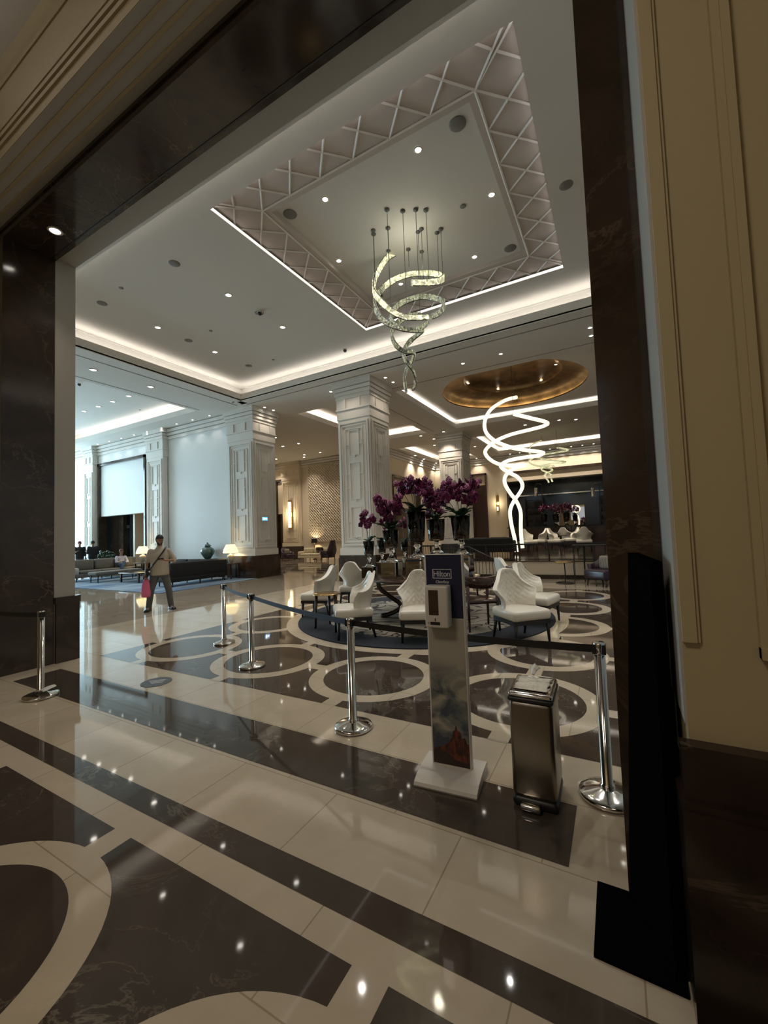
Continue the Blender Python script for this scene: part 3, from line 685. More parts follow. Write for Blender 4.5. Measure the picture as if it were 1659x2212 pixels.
T1 = [(1116, 858, .3), (1091, 865, .6), (1061, 884, .6), (1048, 908, .3), (1048, 929, -.1), (1058, 944, -.5), (1076, 956, -.8), (1106, 967, -.8), (1140, 973, -.5), (1165, 976, -.2), (1174, 979, 0), (1163, 984, .3), (1140, 987, .6), (1115, 991, .7), (1091, 998, .4), (1082, 1008, 0), (1098, 1020, -.6), (1117, 1030, -.7), (1127, 1042, -.2), (1128, 1054, .2), (1121, 1067, .7), (1111, 1081, .5), (1103, 1098, 0), (1102, 1114, 0), (1106, 1139, 0), (1112, 1165, 0), (1116, 1192, 0)]
T2 = [(1109, 894, -.6), (1145, 903, -.5), (1174, 910, -.2), (1183, 915, .1), (1172, 921, .4), (1150, 927, .7), (1106, 938, .8), (1076, 950, .5), (1055, 965, .1), (1048, 978, -.2), (1058, 992, -.5), (1079, 1003, -.7), (1109, 1006, -.5), (1129, 1004, -.2), (1134, 1005, 0), (1124, 1008, .4), (1110, 1013, .6), (1096, 1023, .4), (1090, 1034, 0), (1092, 1048, -.5), (1102, 1065, -.7), (1113, 1079, -.4), (1121, 1094, 0), (1125, 1110, 0), (1125, 1134, 0), (1126, 1159, 0), (1129, 1184, 0)]
def fr2(z): return max(.12, min(1.25, (z-1.6)*.28))
AX2 = (CX-.15, 17.35)
c2 = thing('spiral_chandelier', 'glowing pale yellow tube chandelier twisting down below the gilded dome', 'chandelier', (AX2[0], AX2[1], 8.2)); L2 = Vector(c2.location)
for kk in (T1, T2):
    pts = cr(helix_pts(kk, AX2, fr2), 8); a = MB(); a.tube([p-L2 for p in pts], [.074]*len(pts), 10); a.build('glowing_tube', TUBE, c2)
    a = MB(); a.tube([(pts[0]-L2), (pts[0].x-L2.x, pts[0].y-L2.y, 0)], .008, 5); a.build('cable', CABLE, c2)
for z in ():
    l = bpy.data.lights.new('chandelier_glow', 'POINT'); l.energy = 80; l.color = (1, .88, .62); l.shadow_soft_size = .6
    o = bpy.data.objects.new('chandelier_glow', l); o.location = (AX2[0], AX2[1], z); COL.objects.link(o); o['kind'] = 'helper'
AX3 = (-3.4, 27.2)
c3 = thing('spiral_chandelier', 'small distant gilt chandelier hanging in front of the bar', 'chandelier', (AX3[0], AX3[1], 7.5)); L3 = Vector(c3.location)
for kk in (T1, T2):
    kk = [(1183+(px-1112)*.62, 966+(py-900)*.40 if py < 1000 else 1006+(py-1000)*.19, k) for px, py, k in kk[1:]]
    pts = cr(helix_pts(kk, AX3, lambda z: max(.1, min(1.2, (z-4.4)*.5))), 6); a = MB(); a.tube([p-L3 for p in pts], .05, 6); a.build('crystal_tube', CRYSTL, c3)
    a = MB(); a.tube([(pts[0]-L3), (pts[0].x-L3.x, pts[0].y-L3.y, 0)], .01, 5); a.build('cable', CABLE, c3)

# ================================================================== RUGS, TABLE
r = MB()
def ann(mb, cx, cy, r0, r1, z0, z1, n=96):
    rows = [[(cx+q*cos(2*pi*i/n), cy+q*sin(2*pi*i/n), z) for i in range(n)] for q, z in ((r1, z0), (r1, z1), (r0, z1), (r0, z0))]
    mb.loft([[Vector(v) for v in row] for row in rows], True, False)
rg = thing('round_rug', 'round rug with a wide navy border and swirling dark pattern under the orchid table', 'rug', (CX, CY, 0))
a = MB(); ann(a, 0, 0, 1.85, 2.43, .003, .020); a.build('border', RUGN, rg)
a = MB(); a.lathe([(.001, .019), (1.86, .019), (1.86, .004), (.001, .004)], n=96); a.build('field', RUGP, rg)
rb = box(-21.5, -12.55, 7.85, 11.9, .002, .018).build('area_rug', RUGB); tag(rb, 'pale blue mottled rug under the lounge sofas', 'rug')

tb = thing('round_table', 'large round dark wood table with curved legs carrying the mirrored plinths and orchids', 'table', (CX, CY, .02))
a = MB(); a.lathe([(.001, .70), (.95, .70), (1.12, .725), (1.14, .745), (1.12, .76), (.001, .76)], n=72); a.build('tabletop', DWOOD, tb)
a = MB(); a.lathe([(.20, .0), (.22, .03), (.16, .07), (.13, .3), (.17, .55), (.4, .70), (.001, .70)], n=32); a.build('pedestal', DWOOD, tb)
for k in range(4):
    a = MB(); Rm = Matrix.Rotation(radians(45+90*k), 4, 'Z')
    pts = [Rm @ Vector(v) for v in ((.9, 0, .69), (.86, 0, .55), (.66, 0, .38), (.48, 0, .24), (.52, 0, .12), (.72, 0, .05), (.86, 0, .035))]
    a.tube(cr(pts, 5), .045, 10); a.build('leg', DWOOD, tb)

# ================================================================== WHITE CHAIRS
def chair_proto(label, group):
    t = thing('wingback_chair', label, 'chair', (0, 0, 0), 0, group)
    a = MB(); a.rbox(-.31, .31, -.33, .27, .325, .475, .05)
    a.build('seat', LEATHER, t)
    nu, nv = 30, 22; rowsF = []; rowsB = []
    for j in range(nv+1):
        v = j/nv; rf = []; rb_ = []
        for i in range(nu+1):
            u = -1+2*i/nu; au = abs(u)
            hump = 1/(1+math.exp((au-.57)*9)); ztop = .755+.265*hump-.03*(au**4)
            z = .40+v*(ztop-.40)
            rel = (z-.40)/.6
            wv = .290-.040*sin(min(1, rel/.45)*pi)+.050*math.exp(-((rel-.58)/.13)**2)
            x = u*wv
            yb = .20+.10*rel-(.19+.05*sin(rel*5.5))*au**2.4
            rf.append(Vector((x, yb-.035, z))); rb_.append(Vector((x*1.07, yb+.055, z-.0)))
            if .1 < v < .93 and au < .9:
                tx, tz = x/.085, (z-.45)/.085
                dmp = cos(pi*(tx+tz))*cos(pi*(tx-tz)); rf[-1].y += .022*(1-abs(dmp))**1.6
        rowsF.append(rf); rowsB.append(rb_)
    a = MB(); a.smooth = True
    loops = [rowsF[j]+rowsB[j][::-1] for j in range(nv+1)]
    a.loft(loops, True, True)
    o = a.build('backrest', LEATHER, t); b = o.modifiers.new('round', 'BEVEL'); b.width = .012; b.segments = 2; b.limit_method = 'ANGLE'; b.angle_limit = radians(50)
    a = MB(); a.box(-.29, .29, -.31, .24, .275, .33); a.build('seat_frame', BLACK, t)
    for sx, sy in ((-1, -1), (1, -1), (-1, 1), (1, 1)):
        a = MB(); x0, y0 = sx*.26, (-.28 if sy < 0 else .21); x1, y1 = sx*.27, (-.29 if sy < 0 else .29)
        a.cyl((x1, y1, .002), (x0, y0, .30), .016, .030, 8); a.build('leg', BLACK, t)
    return t
cg = 'white tufted wingback chairs around the orchid table'
def face(dx_, dy_): return atan2(dx_, -dy_)
CH = [(-3.76, 5.62, face(-.76, -.65), 'white tufted wingback chair in profile behind the middle barrier post'),
      (-2.70, 5.83, face(.42, -.9), 'white tufted wingback chair just left of the sanitizer stand'),
      (-1.30, 6.28, face(.72, -.70), 'white tufted wingback chair right of the sanitizer stand, nearest of the two there'),
      (-1.28, 7.55, face(.98, -.2), 'white tufted chair half hidden behind the right-hand wingback chair'),
      (-5.35, 6.78, face(-.98, -.25), 'white tufted chair in profile behind the little brass-topped table'),
      (-5.28, 7.95, face(-.25, .97), 'white wingback chair seen from behind at the far left of the orchid table'),
      (-3.3, 9.6, face(.1, 1), 'white chair on the far side of the orchid table, glimpsed between the plinths'),
      (-2.0, 9.1, face(.75, .66), 'white chair behind the dark wood armchairs, right of the sanitizer stand')]
pc = chair_proto(CH[0][3], cg)
for i, (x, y, rz, lb) in enumerate(CH):
    z = .02 if hypot(x-CX, y-CY) < 2.3 else .02
    if i == 0: pc.location = (x, y, z); pc.rotation_euler = (0, 0, rz); pc['label'] = lb
    else: dup(pc, (x, y, z), rz, lb, cg)
# dark wood tub chairs
def tub(label):
    t = thing('tub_armchair', label, 'chair', (0, 0, 0), 0, 'dark wood armchairs right of the sanitizer stand')
    a = MB(); a.rbox(-.24, .24, -.24, .24, .43, .50, .03); a.build('seat', DWOOD, t)
    a = MB(); rows = []
    for i in range(17):
        an = radians(-10+200*i/16); c_, s_ = cos(an), sin(an); hh = .10+.08*max(0, s_)
        rows.append([Vector((.27*c_, .25*s_, .86-hh)), Vector((.30*c_, .28*s_, .86-hh)), Vector((.31*c_, .29*s_, .86)), Vector((.275*c_, .255*s_, .87))])
    a.smooth = True; a.loft(rows, True, True); a.build('backrest', DWOOD, t)
    for sx, sy in ((-1, -1), (1, -1), (-1, 1), (1, 1)):
        a = MB(); a.cyl((sx*.25, sy*.24, .002), (sx*.24, sy*.20, .72), .018, .030, 8); a.build('leg', DWOOD, t)
    return t
tc = tub('dark wood armchair with curved back, beside the white chair right of the stand'); tc.location = (-2.05, 6.75, .02); tc.rotation_euler = (0, 0, face(-.6, .8))
dup(tc, (-1.85, 8.3, .02), face(-.8, -.3), 'dark wood armchair further back at the right side of the orchid table')
# small brass topped table
st_ = thing('side_table', 'small dark wood side table with brass top beside the profile chairs', 'table', (-4.55, 5.93, .021), radians(25))
a = MB(); a.lathe([(.001, .575), (.24, .575), (.255, .585), (.24, .597), (.001, .597)], n=32); a.build('tabletop', BRASS, st_)
for k in range(3):
    an = radians(90+120*k); a = MB(); a.cyl((.22*cos(an), .22*sin(an), .002), (.19*cos(an), .19*sin(an), .575), .018, .028, 8); a.build('leg', DWOOD, st_)

# ================================================================== MIRRORED PLINTHS, VASES, ORCHIDS
def vase_thing(x, y, z, g, label):
    """g: foot height, bowl height, rim radius"""
    hf_, hb_, rr = g
    t = thing('glass_vase', label, 'vase', (x, y, z))
    a = MB(); a.lathe([(rr*.80, .0), (rr*.82, .008), (rr*.55, hf_*.18), (rr*.26, hf_*.42), (rr*.20, hf_*.62), (rr*.34, hf_*.72), (rr*.34, hf_*.82), (rr*.22, hf_*.88), (rr*.24, hf_-.001)], n=28); a.build('foot', GLASS, t)
    a = MB(); a.lathe([(.001, hf_), (rr*.72, hf_), (rr*.80, hf_+.03), (rr, hf_+hb_), (rr-.008, hf_+hb_), (rr*.80-.010, hf_+.04), (.001, hf_+.02)], n=28, caps=False); a.build('bowl', THIN, t)
    return t
def orchid(x, y, z, g, sprays, label, seed):
    """sprays: x and y offset, low and high end of the flowers above the rim, flower count"""
    hf_, hb_, rr = g; rim = hf_+hb_; rnd = random.Random(seed)
    t = thing('potted_orchid', label, 'orchid', (x, y, z))
    a = MB(); a.lathe([(.001, hf_+.022), (rr*.76, hf_+.026), (rr*.90-.012, rim-.04), (rr*.5, rim-.02), (.001, rim-.015)], n=20); a.build('root_ball', SOIL, t)
    a = MB(); a.smooth = True
    for k in range(17 if rr > .14 else 7):
        an = rnd.uniform(0, 2*pi); L = rnd.uniform(1.1, 1.8)*rr; rise = rnd.uniform(.5, 1.5); rows = []
        for i in range(7):
            f = i/6; q = L*f; w_ = .40*rr*(sin(pi*min(1, f*.93+.07))**.7)+.001
            c_ = Vector((q*cos(an), q*sin(an), rim-.03+L*rise*(f-.62*f*f*(1.4 if rise < .8 else .8)))); sd_ = Vector((-sin(an), cos(an), 0))*w_
            rows.append([c_-sd_+Vector((0, 0, .014)), c_-Vector((0, 0, .004)), c_+sd_+Vector((0, 0, .014)), c_+Vector((0, 0, .004))])
        a.loft(rows, True, True)
    a.build('leaves', LEAF, t)
    for dx_, dy_, z0, z1, nf in sprays:
        a = MB(); P0 = Vector((dx_*.2, dy_*.2, rim-.02)); P1 = Vector((dx_*.8, dy_*.8, rim+z0)); P2 = Vector((dx_, dy_, rim+z1))
        path = cr([P0, (P0+P1)*.5+Vector((0, 0, .03)), P1, P2], 6); a.tube(path, .006, 6); stk = a.build('stalk', STALK, t)
        a = MB()
        nf = int(nf*1.25)
        for k in range(nf):
            f = k/max(1, nf-1); c_ = P1.lerp(P2, f)+Vector((rnd.uniform(-.095, .095), rnd.uniform(-.095, .095), rnd.uniform(-.03, .03)))
            Rq = Matrix.Rotation(rnd.uniform(0, 6.28), 4, 'Z') @ Matrix.Rotation(rnd.uniform(.9, 1.5), 4, 'X')
            for q in range(5):
                an = 2*pi*q/5+.3; pr_ = .052 if q % 2 else .045
                Mq = Rq @ Matrix.Rotation(an, 4, 'Z') @ Matrix.Rotation(.25, 4, 'Y')
                a.ell(c_+(Mq.to_3x3() @ Vector((pr_*.75, 0, 0))), pr_*.9, pr_*.8, .005, Mq.to_3x3(), 7, 4)
            a.ell(c_+(Rq.to_3x3() @ Vector((0, 0, .008))), .011, .011, .012, None, 6, 4)
        a.build('flower_spray', PETAL, stk)
    return t
def plinth(x, y, h, w, label):
    t = thing('mirrored_plinth', label, 'plinth', (x, y, .78))
    a = MB(); a.box(-w, w, -w, w, .0, h-.006); a.build('body', MIRROR, t)
    a = MB(); a.box(-w-.004, w+.004, -w-.004, w+.004, h-.008, h); a.build('top', GLASS, t)
VS = [(798, 1224, 6.95, (.21, .29, .115), [(-.05, 0, .34, .56, 9), (.06, .02, .30, .46, 8)], 'small', 'leftmost'),
      (826, 1215, 7.45, (.19, .27, .10), [], 'small', 'second from left'),
      (846, 1214, 7.10, (.27, .35, .165), [(-.22, .0, .34, .66, 16), (-.10, .02, .16, .58, 15), (-.02, -.05, .05, .3, 8), (.12, 0, .36, .64, 12), (.20, .05, .42, .66, 9)], 'large', 'left of the tallest'),
      (875, 1210, 7.95, (.18, .21, .09), [(-.02, 0, .34, .46, 7)], 'small', 'between the large ones'),
      (902, 1205, 7.35, (.30, .60, .19), [(-.32, 0, .40, .60, 14), (-.12, .03, .42, .66, 15), (.05, .0, .36, .62, 15), (.20, .05, .38, .62, 13), (.0, -.08, .40, .60, 12)], 'tall', 'the tallest'),
      (944, 1196, 7.75, (.26, .43, .195), [(-.16, 0, .30, .62, 14), (.0, .05, .34, .66, 14), (.08, 0, .14, .46, 13), (.25, .05, .42, .76, 12), (-.18, -.05, .10, .40, 8)], 'large', 'behind the stand'),
      (998, 1198, 7.25, (.26, .43, .18), [(-.26, 0, .30, .52, 10), (-.08, .05, .36, .68, 14), (.04, 0, .28, .56, 12), (.24, .05, .26, .66, 16), (.30, 0, .40, .70, 8)], 'large', 'rightmost')]
for i, (px, py, Y, g, spr, sz, who) in enumerate(VS):
    p = at(px, py, Y=Y); h = max(.08, p.z-.78); w_ = g[2]*.82+.02
    plinth(p.x, p.y, h, w_, 'mirrored box plinth under the %s vase, %s on the round table' % (sz, who))
    vase_thing(p.x, p.y, .78+h+.001, g, '%s clear glass footed vase, %s of the row on the round table' % (sz, who))
    orchid(p.x, p.y, .78+h+.001, g, spr, ('magenta orchid in the %s vase, %s of the row' if spr else 'flowerless orchid leaves in the %s vase, %s of the row') % (sz, who), 20+i)

# ================================================================== BARRIER POSTS AND BELTS
def post(label, x, y, h=.925):
    t = thing('barrier_post', label, 'barrier post', (x, y, .003), 0, 'chrome retractable-belt barrier posts')
    a = MB(); a.lathe([(.001, 0), (.158, 0), (.162, .006), (.162, .022), (.156, .028), (.12, .040), (.06, .056), (.045, .060), (.001, .060)], n=40); a.build('base', CHROME, t)
    a = MB(); a.lathe([(.040, .058), (.040, .075), (.032, .080), (.032, h-.07), (.001, h-.07)], n=24); a.build('pole', CHROME, t)
    a = MB(); a.lathe([(.033, h-.072), (.034, h-.010), (.030, h), (.001, h)], n=24); a.build('cap', CHROME, t)
    a = MB(); a.box(-.038, .038, -.030, .030, h-.068, h-.012); a.build('belt_cassette', BLACK, t)
    return t
PS = [(-5.571, 2.135), (-5.472, 4.478), (-4.154, 3.822), (-2.042, 2.981), (-.131, 2.888)]
PL = ['leftmost chrome barrier post, standing before the dark marble jamb', 'chrome barrier post farthest back, at the end of the belt line', 'chrome barrier post second from the far end, black head',
      'chrome barrier post in the middle, left of the sanitizer stand', 'chrome barrier post at the right, beside the pedal bin']
for (x, y), l in zip(PS, PL): post(l, x, y)
def belt(a, b, label, z=.885, sag=.02, m=BELT):
    rows = []; a = Vector((*a, 0)); b = Vector((*b, 0)); dr = (b-a).normalized(); a = a+dr*.04; b = b-dr*.04; nrm = Vector((-dr.y, dr.x, 0))*.0012
    for i in range(17):
        f = i/16; c = a.lerp(b, f); zz = z-sag*4*f*(1-f)
        rows.append([c+nrm+Vector((0, 0, zz+.024)), c+nrm+Vector((0, 0, zz-.024)), c-nrm+Vector((0, 0, zz-.024)), c-nrm+Vector((0, 0, zz+.024))])
    k = MB(); k.loft(rows, True, True); o = k.build('barrier_belt', m); tag(o, label, 'belt', 'navy barrier belts')
belt(PS[1], PS[2], 'navy belt between the two farthest barrier posts')
belt(PS[2], PS[3], 'navy belt running down to the middle barrier post')
belt(PS[3], PS[4], 'black belt passing behind the sanitizer stand to the right-hand post', m=BLACK)
belt(PS[0], (-6.86, 1.98), 'black belt from the leftmost barrier post to the marble jamb', m=BLACK)
nt = MB(); rows = []
for i in range(9):
    f = i/8; rows.append([Vector((-.02+.20*f, -.06+.02*sin(f*3)+.12*j/4, .066+.02*sin(f*3.0)+.03*f*f+.006*j)) for j in range(5)])
nt.smooth = True; nt.loft(rows, False, False); o = nt.build('paper_sheet', mat('white_paper', (.75, .75, .73), .6), None, (PS[0][0]+.02, PS[0][1], .0)); tag(o, 'curled white paper lying on the base of the leftmost barrier post', 'paper')
sm = o.modifiers.new('thick', 'SOLIDIFY'); sm.thickness = .002

# ================================================================== SANITIZER STAND
rz = radians(5); sd = thing('sanitizer_stand', 'white hand sanitizer stand with navy header and cloud picture, before the pedal bin', 'sanitizer stand', (-1.05, 2.70, 0), rz)
a = MB()
prof = [(-.21, .0), (-.215, .012), (-.205, .030), (-.15, .052), (-.03, .066), (.12, .066), (.14, .05), (.14, 0)]
a.loft([[Vector((x, y, z)) for y, z in prof] for x in (-.205, .205)], True, True); a.build('base', WPLAST, sd)
a = MB(); a.rbox(-.135, .135, -.022, .026, .062, 1.488, .004); pn = a.build('panel', WPLAST, sd)
a = MB(); a.box(-.125, .125, -.0245, -.022, 1.055, 1.483); a.build('navy_header', NAVY, pn)
a = MB(); a.box(-.125, .125, -.0235, -.022, .075, 1.05); a.build('cloud_picture', PICT, pn)
a = MB()
def pol(mb, pts, y): mb.add([(x, y, z) for x, z in pts], [tuple(range(len(pts)))])
a.cur = 0; pol(a, [(-.105, .18), (-.105, .265), (-.085, .285), (-.05, .25), (-.01, .262), (.01, .19)], -.0240)
a.cur = 1; pol(a, [(-.115, .175), (-.06, .19), (-.01, .225), (.0, .255), (.012, .26), (.018, .30), (.03, .31), (.04, .345), (.05, .31), (.07, .30), (.078, .26), (.10, .27), (.108, .235), (.125, .23), (.125, .10), (-.115, .10)], -.0242)
a.cur = 2; pol(a, [(-.125, .075), (-.125, .155), (-.10, .168), (-.02, .150), (.03, .115), (.125, .10), (.125, .075)], -.0245)
for k in range(6): pol(a, [(.035+.014*k, .16), (.040+.014*k, .16), (.040+.014*k, .24), (.035+.014*k, .24)], -.0246)
a.build('building_picture', [BLUEPR, BRICKRED, DARKRED], pn)
def lettering(body, size, loc, rot, m, parent, name='lettering', ext=.0006, sx=1):
    cu = bpy.data.curves.new('t', 'FONT'); cu.body = body; cu.size = size; cu.align_x = 'CENTER'; cu.align_y = 'CENTER'; cu.extrude = ext
    tmp = bpy.data.objects.new('t', cu); COL.objects.link(tmp); bpy.context.view_layer.update()
    me = bpy.data.meshes.new_from_object(tmp.evaluated_get(bpy.context.evaluated_depsgraph_get())); bpy.data.objects.remove(tmp); bpy.data.curves.remove(cu)
    o = bpy.data.objects.new(name, me); me.materials.clear(); me.materials.append(m); COL.objects.link(o); o.parent = parent; o.location = loc; o.rotation_euler = rot; o.scale = (sx, 1, 1)
    return o
lettering('Hilton', .055, (-.012, -.0255, 1.352), (pi/2, 0, 0), LETTER, pn, sx=.86)
lettering('CleanStay', .028, (-.010, -.0255, 1.298), (pi/2, 0, 0), LETTER, pn, sx=.84)
a = MB()
for x0, x1, z0, z1 in ((-.078, .056, 1.382, 1.386), (-.078, .056, 1.322, 1.326), (-.078, -.074, 1.322, 1.386), (.052, .056, 1.322, 1.386)): a.box(x0, x1, -.0262, -.0245, z0, z1)
a.build('logo_frame', LETTER, pn)
dz = 1.0; a = MB(); a.rbox(-.112, .050, -.125, -.024, .985, 1.262, .012); dp = a.build('dispenser', WPLAST, sd)
a = MB(); a.box(-.082, -.015, -.1265, -.124, 1.07, 1.235); o = a.build('window', mat('dark_window', (.06, .035, .02), .1), dp)
a = MB(); a.box(-.075, -.008, -.1268, -.124, 1.006, 1.026); a.box(-.043, -.036, -.1265, -.124, 1.030, 1.05); a.box(-.088, -.083, -.1265, -.124, 1.012, 1.02); a.build('nozzle_slot', BLACK, dp)
bpy.data.objects['dispenser'].location.z = .02

# ================================================================== PEDAL BIN
bn = thing('pedal_bin', 'tall brushed steel pedal bin right of the sanitizer stand', 'bin', (-.505, 2.735, 0), radians(1.5))
a = MB(); a.rbox(-.125, .125, -.165, .165, .055, .618, .028); a.build('body', STEEL, bn)
a = MB(); a.rbox(-.128, .128, -.168, .168, .0, .062, .025); a.build('base', BLACK, bn)
a = MB(); a.rbox(-.13, .13, -.172, .172, .612, .64, .012); a.build('rim', BLACK, bn)
a = MB(); a.rbox(-.126, .126, -.168, .168, .636, .668, .028); a.build('lid', CHROME, bn)
a = MB(); a.rbox(-.075, .035, -.215, -.150, .012, .045, .008); a.build('pedal', CHROME, bn)
pp = MB(); rows = []
for i in range(15):
    rows.append([Vector((-.095+.19*i/14+.006*sin(j), -.12+.235*j/14, .671+.0035*noise.noise(Vector((i*.6, j*.6, 0)))+.002)) for j in range(15)])
pp.smooth = True; pp.loft(rows, False, False); o = pp.build('plastic_sheet', PAPER, None, (-.505, 2.735, 0)); o.modifiers.new('t', 'SOLIDIFY').thickness = .002
tag(o, 'crumpled shiny plastic sheet with paper lying on the pedal bin lid', 'sheet')
pp = MB(); pp.smooth = True; rows = []
for i in range(9):
    rows.append([Vector((.03+.07*j/8-.05*(1-i/8)*(j/8-.5), .15+.10*i/8*1.0, .672+.05*sin(i/8*pi*.6)*(1-abs(j/8-.5)*1.2))) for j in range(9)])
pp.loft(rows, False, False); o = pp.build('plastic_wrap', PAPER, None, (-.60, 2.745, 0)); o.modifiers.new('t', 'SOLIDIFY').thickness = .0015
tag(o, 'small glossy plastic wrap sticking up behind the bin lid', 'wrap')

# ================================================================== BLACK TOTEM
tt = thing('sign_totem', 'tall black panel stand on a flat black base plate against the right jamb', 'stand', (0, 0, 0))
a = MB(); a.add([(-.165, 1.81, 0), (.132, 1.80, 0), (.132, 2.183, 0), (-.165, 2.183, 0), (-.165, 1.81, .012), (.132, 1.80, .012), (.132, 2.183, .012), (-.165, 2.183, .012)], [(0, 3, 2, 1), (4, 5, 6, 7), (0, 1, 5, 4), (1, 2, 6, 5), (2, 3, 7, 6), (3, 0, 4, 7)]); a.build('base_plate', MATBLACK, tt)
a = MB()
qa = [Vector((-.018, 2.165, .012)), Vector((.115, 1.85, .012)), Vector((.128, 1.90, 1.50)), Vector((.062, 2.165, 1.52))]
nn = Vector((.02, .012, 0)); a.add([q-nn for q in qa]+[q+nn for q in qa], [(0, 1, 2, 3), (7, 6, 5, 4), (0, 4, 5, 1), (1, 5, 6, 2), (2, 6, 7, 3), (3, 7, 4, 0)]); a.build('panel', MATBLACK, tt)

# floor sticker
st2 = thing('floor_sticker', 'dark grey oval distancing sticker on the cream floor band', 'sticker', (-4.787, 2.95, .0025), radians(45))
a = MB(); a.lathe([(.001, 0), (.165, 0), (.165, .0012), (.001, .0012)], n=40); o = a.build('disc', GREYB, st2); o.data.polygons.foreach_set('use_smooth', [False]*len(o.data.polygons))
a = MB()
for k in range(3): a.box(-.09+.02*k, .09-.01*k, .05-.045*k, .062-.045*k, .0012, .0018)
a.build('print_lines', LETTER, st2)

# exit sign on the second column
ex_ = thing('exit_sign', 'small lit blue and white exit sign on the side of the lounge column', 'sign', (-12.74, 12.62, 2.02)); p = at(570, 1121, X=-12.74); ex_.location = (p.x+.01, p.y, p.z)
a = MB(); a.box(-.005, .05, -.17, .17, -.09, .09); a.build('housing', WPLAST, ex_)
a = MB(); a.box(.05, .054, -.15, .15, -.07, .07); a.build('sign_face', SIGNB, ex_)
a = MB(); a.box(.054, .056, -.09, -.02, -.03, .035); a.box(.054, .056, .02, .10, -.01, .015); a.build('pictogram', LENS, ex_)

# ================================================================== SOFAS AND LOUNGE
def sofa(label, loc, rz, L, m, backh=.82, depth=.92, ncush=3, armm=None, group=None):
    t = thing('sofa', label, 'sofa', loc, rz, group); H = L/2
    a = MB(); a.rbox(-H, H, -depth/2, depth/2, .16, .34, .03); a.build('base', m, t)
    a = MB(); a.rbox(-H, H, depth/2-.20, depth/2, .30, backh, .06); a.build('backrest', m, t)
    for s in (-1, 1):
        a = MB(); a.rbox(min(s*H, s*(H-.18)), max(s*H, s*(H-.18)), -depth/2, depth/2-.02, .30, .60, .06); a.build('arm', armm or m, t)
    wq = (L-.4)/ncush
    for k in range(ncush):
        x0 = -H+.2+k*wq
        a = MB(); a.rbox(x0, x0+wq-.01, -depth/2-.01, depth/2-.2, .33, .46, .05); a.build('seat_cushion', m, t)
        a = MB(); a.rbox(x0+.02, x0+wq-.03, depth/2-.38, depth/2-.19, .45, backh+.02, .07); a.build('back_cushion', m, t)
    for sx in (-1, 0, 1):
        for sy in (-1, 1): a = MB(); a.cyl((sx*(H-.1), sy*(depth/2-.08), 0), (sx*(H-.1), sy*(depth/2-.08), .17), .018, .028, 8); a.build('leg', DWOOD, t)
    return t
Z_ = .019
sofa('long charcoal sofa seen from behind, left of the lounge column', (-14.0, 10.1, Z_), radians(-90), 2.4, SOFA, .84)
sofa('grey sofa facing the camera-right sofa, seated woman on it', (-20.55, 10.35, Z_), radians(90), 3.0, SOFAG, .90, .98, 3, PALE)
sofa('dark sofa against the lounge wall below the urn', (-16.2, 11.35, Z_), 0, 2.0, SOFA, .78, .8, 2)
bt = thing('bench', 'low dark grey upholstered bench before the grey lounge sofa', 'bench', (-18.9, 9.9, Z_), radians(90))
a = MB(); a.rbox(-.95, .95, -.35, .35, .30, .44, .05); a.build('seat', SOFAG, bt)
for sx in (-1, 1):
    for sy in (-1, 1): a = MB(); a.cyl((sx*.85, sy*.28, 0), (sx*.85, sy*.28, .31), .018, .026, 8); a.build('leg', DWOOD, bt)
ct = thing('coffee_table', 'low dark wood coffee table between the lounge sofas', 'table', (-17.2, 10.0, Z_))
a = MB(); a.rbox(-.7, .7, -.55, .55, .34, .39, .02); a.build('tabletop', DWOOD, ct)
for sx in (-1, 1):
    for sy in (-1, 1): a = MB(); a.box(sx*.62-.03, sx*.62+.03, sy*.47-.03, sy*.47+.03, 0, .34); a.build('leg', DWOOD, ct)
def lamp_table(label, x, y, h):
    t = thing('side_table', label, 'table', (x, y, Z_)); a = MB(); a.rbox(-.28, .28, -.24, .24, h-.04, h, .01); a.build('tabletop', DWOOD, t)
    for sx in (-1, 1):
        for sy in (-1, 1): a = MB(); a.box(sx*.24-.02, sx*.24+.02, sy*.2-.02, sy*.2+.02, 0, h-.04); a.build('leg', DWOOD, t)
def lamp(label, x, y, z):
    t = thing('table_lamp', label, 'lamp', (x, y, z+Z_))
    a = MB(); a.lathe([(.07, 0), (.075, .02), (.10, .10), (.135, .26), (.12, .33), (.05, .36), (.02, .40), (.02, .44)], n=20); a.build('base', PALEC, t)
    a = MB(); a.lathe([(.30, .42), (.27, .56), (.17, .76)], n=8, caps=False); a.smooth = False; a.build('lamp_shade', SHADE, t)
    l = bpy.data.lights.new('lamp_bulb', 'POINT'); l.energy = 14; l.color = (1, .75, .4); l.shadow_soft_size = .05
    o = bpy.data.objects.new('lamp_bulb', l); o.location = (x, y, z+.56); COL.objects.link(o); o['kind'] = 'helper'
lamp_table('dark side table beside the lounge column, carrying the right-hand lamp', -13.72, 11.60, .62); lamp('glowing yellow table lamp beside the panelled lounge column', -13.72, 11.60, .62)
lamp_table('dark side table behind the standing man, carrying the left-hand lamp', -19.75, 11.55, .62); lamp('glowing yellow table lamp just left of the standing man', -19.75, 11.55, .64)
cs = thing('console_table', 'narrow dark console table against the lounge wall under the green urn', 'table', (-15.5, 12.0, .0))
a = MB(); a.box(-.8, .8, -.17, .17, .74, .79); a.build('tabletop', DWOOD, cs)
for sx in (-1, 1): a = MB(); a.box(sx*.74-.03, sx*.74+.03, -.15, .15, 0, .74); a.build('leg', DWOOD, cs)
ur = thing('urn', 'green ceramic lidded urn above the charcoal sofa', 'urn', (-15.55, 11.92, .79))
a = MB(); a.lathe([(.10, 0), (.14, .03), (.26, .22), (.30, .34), (.24, .46), (.12, .52), (.11, .55)], n=24); a.build('body', CERAM, ur)
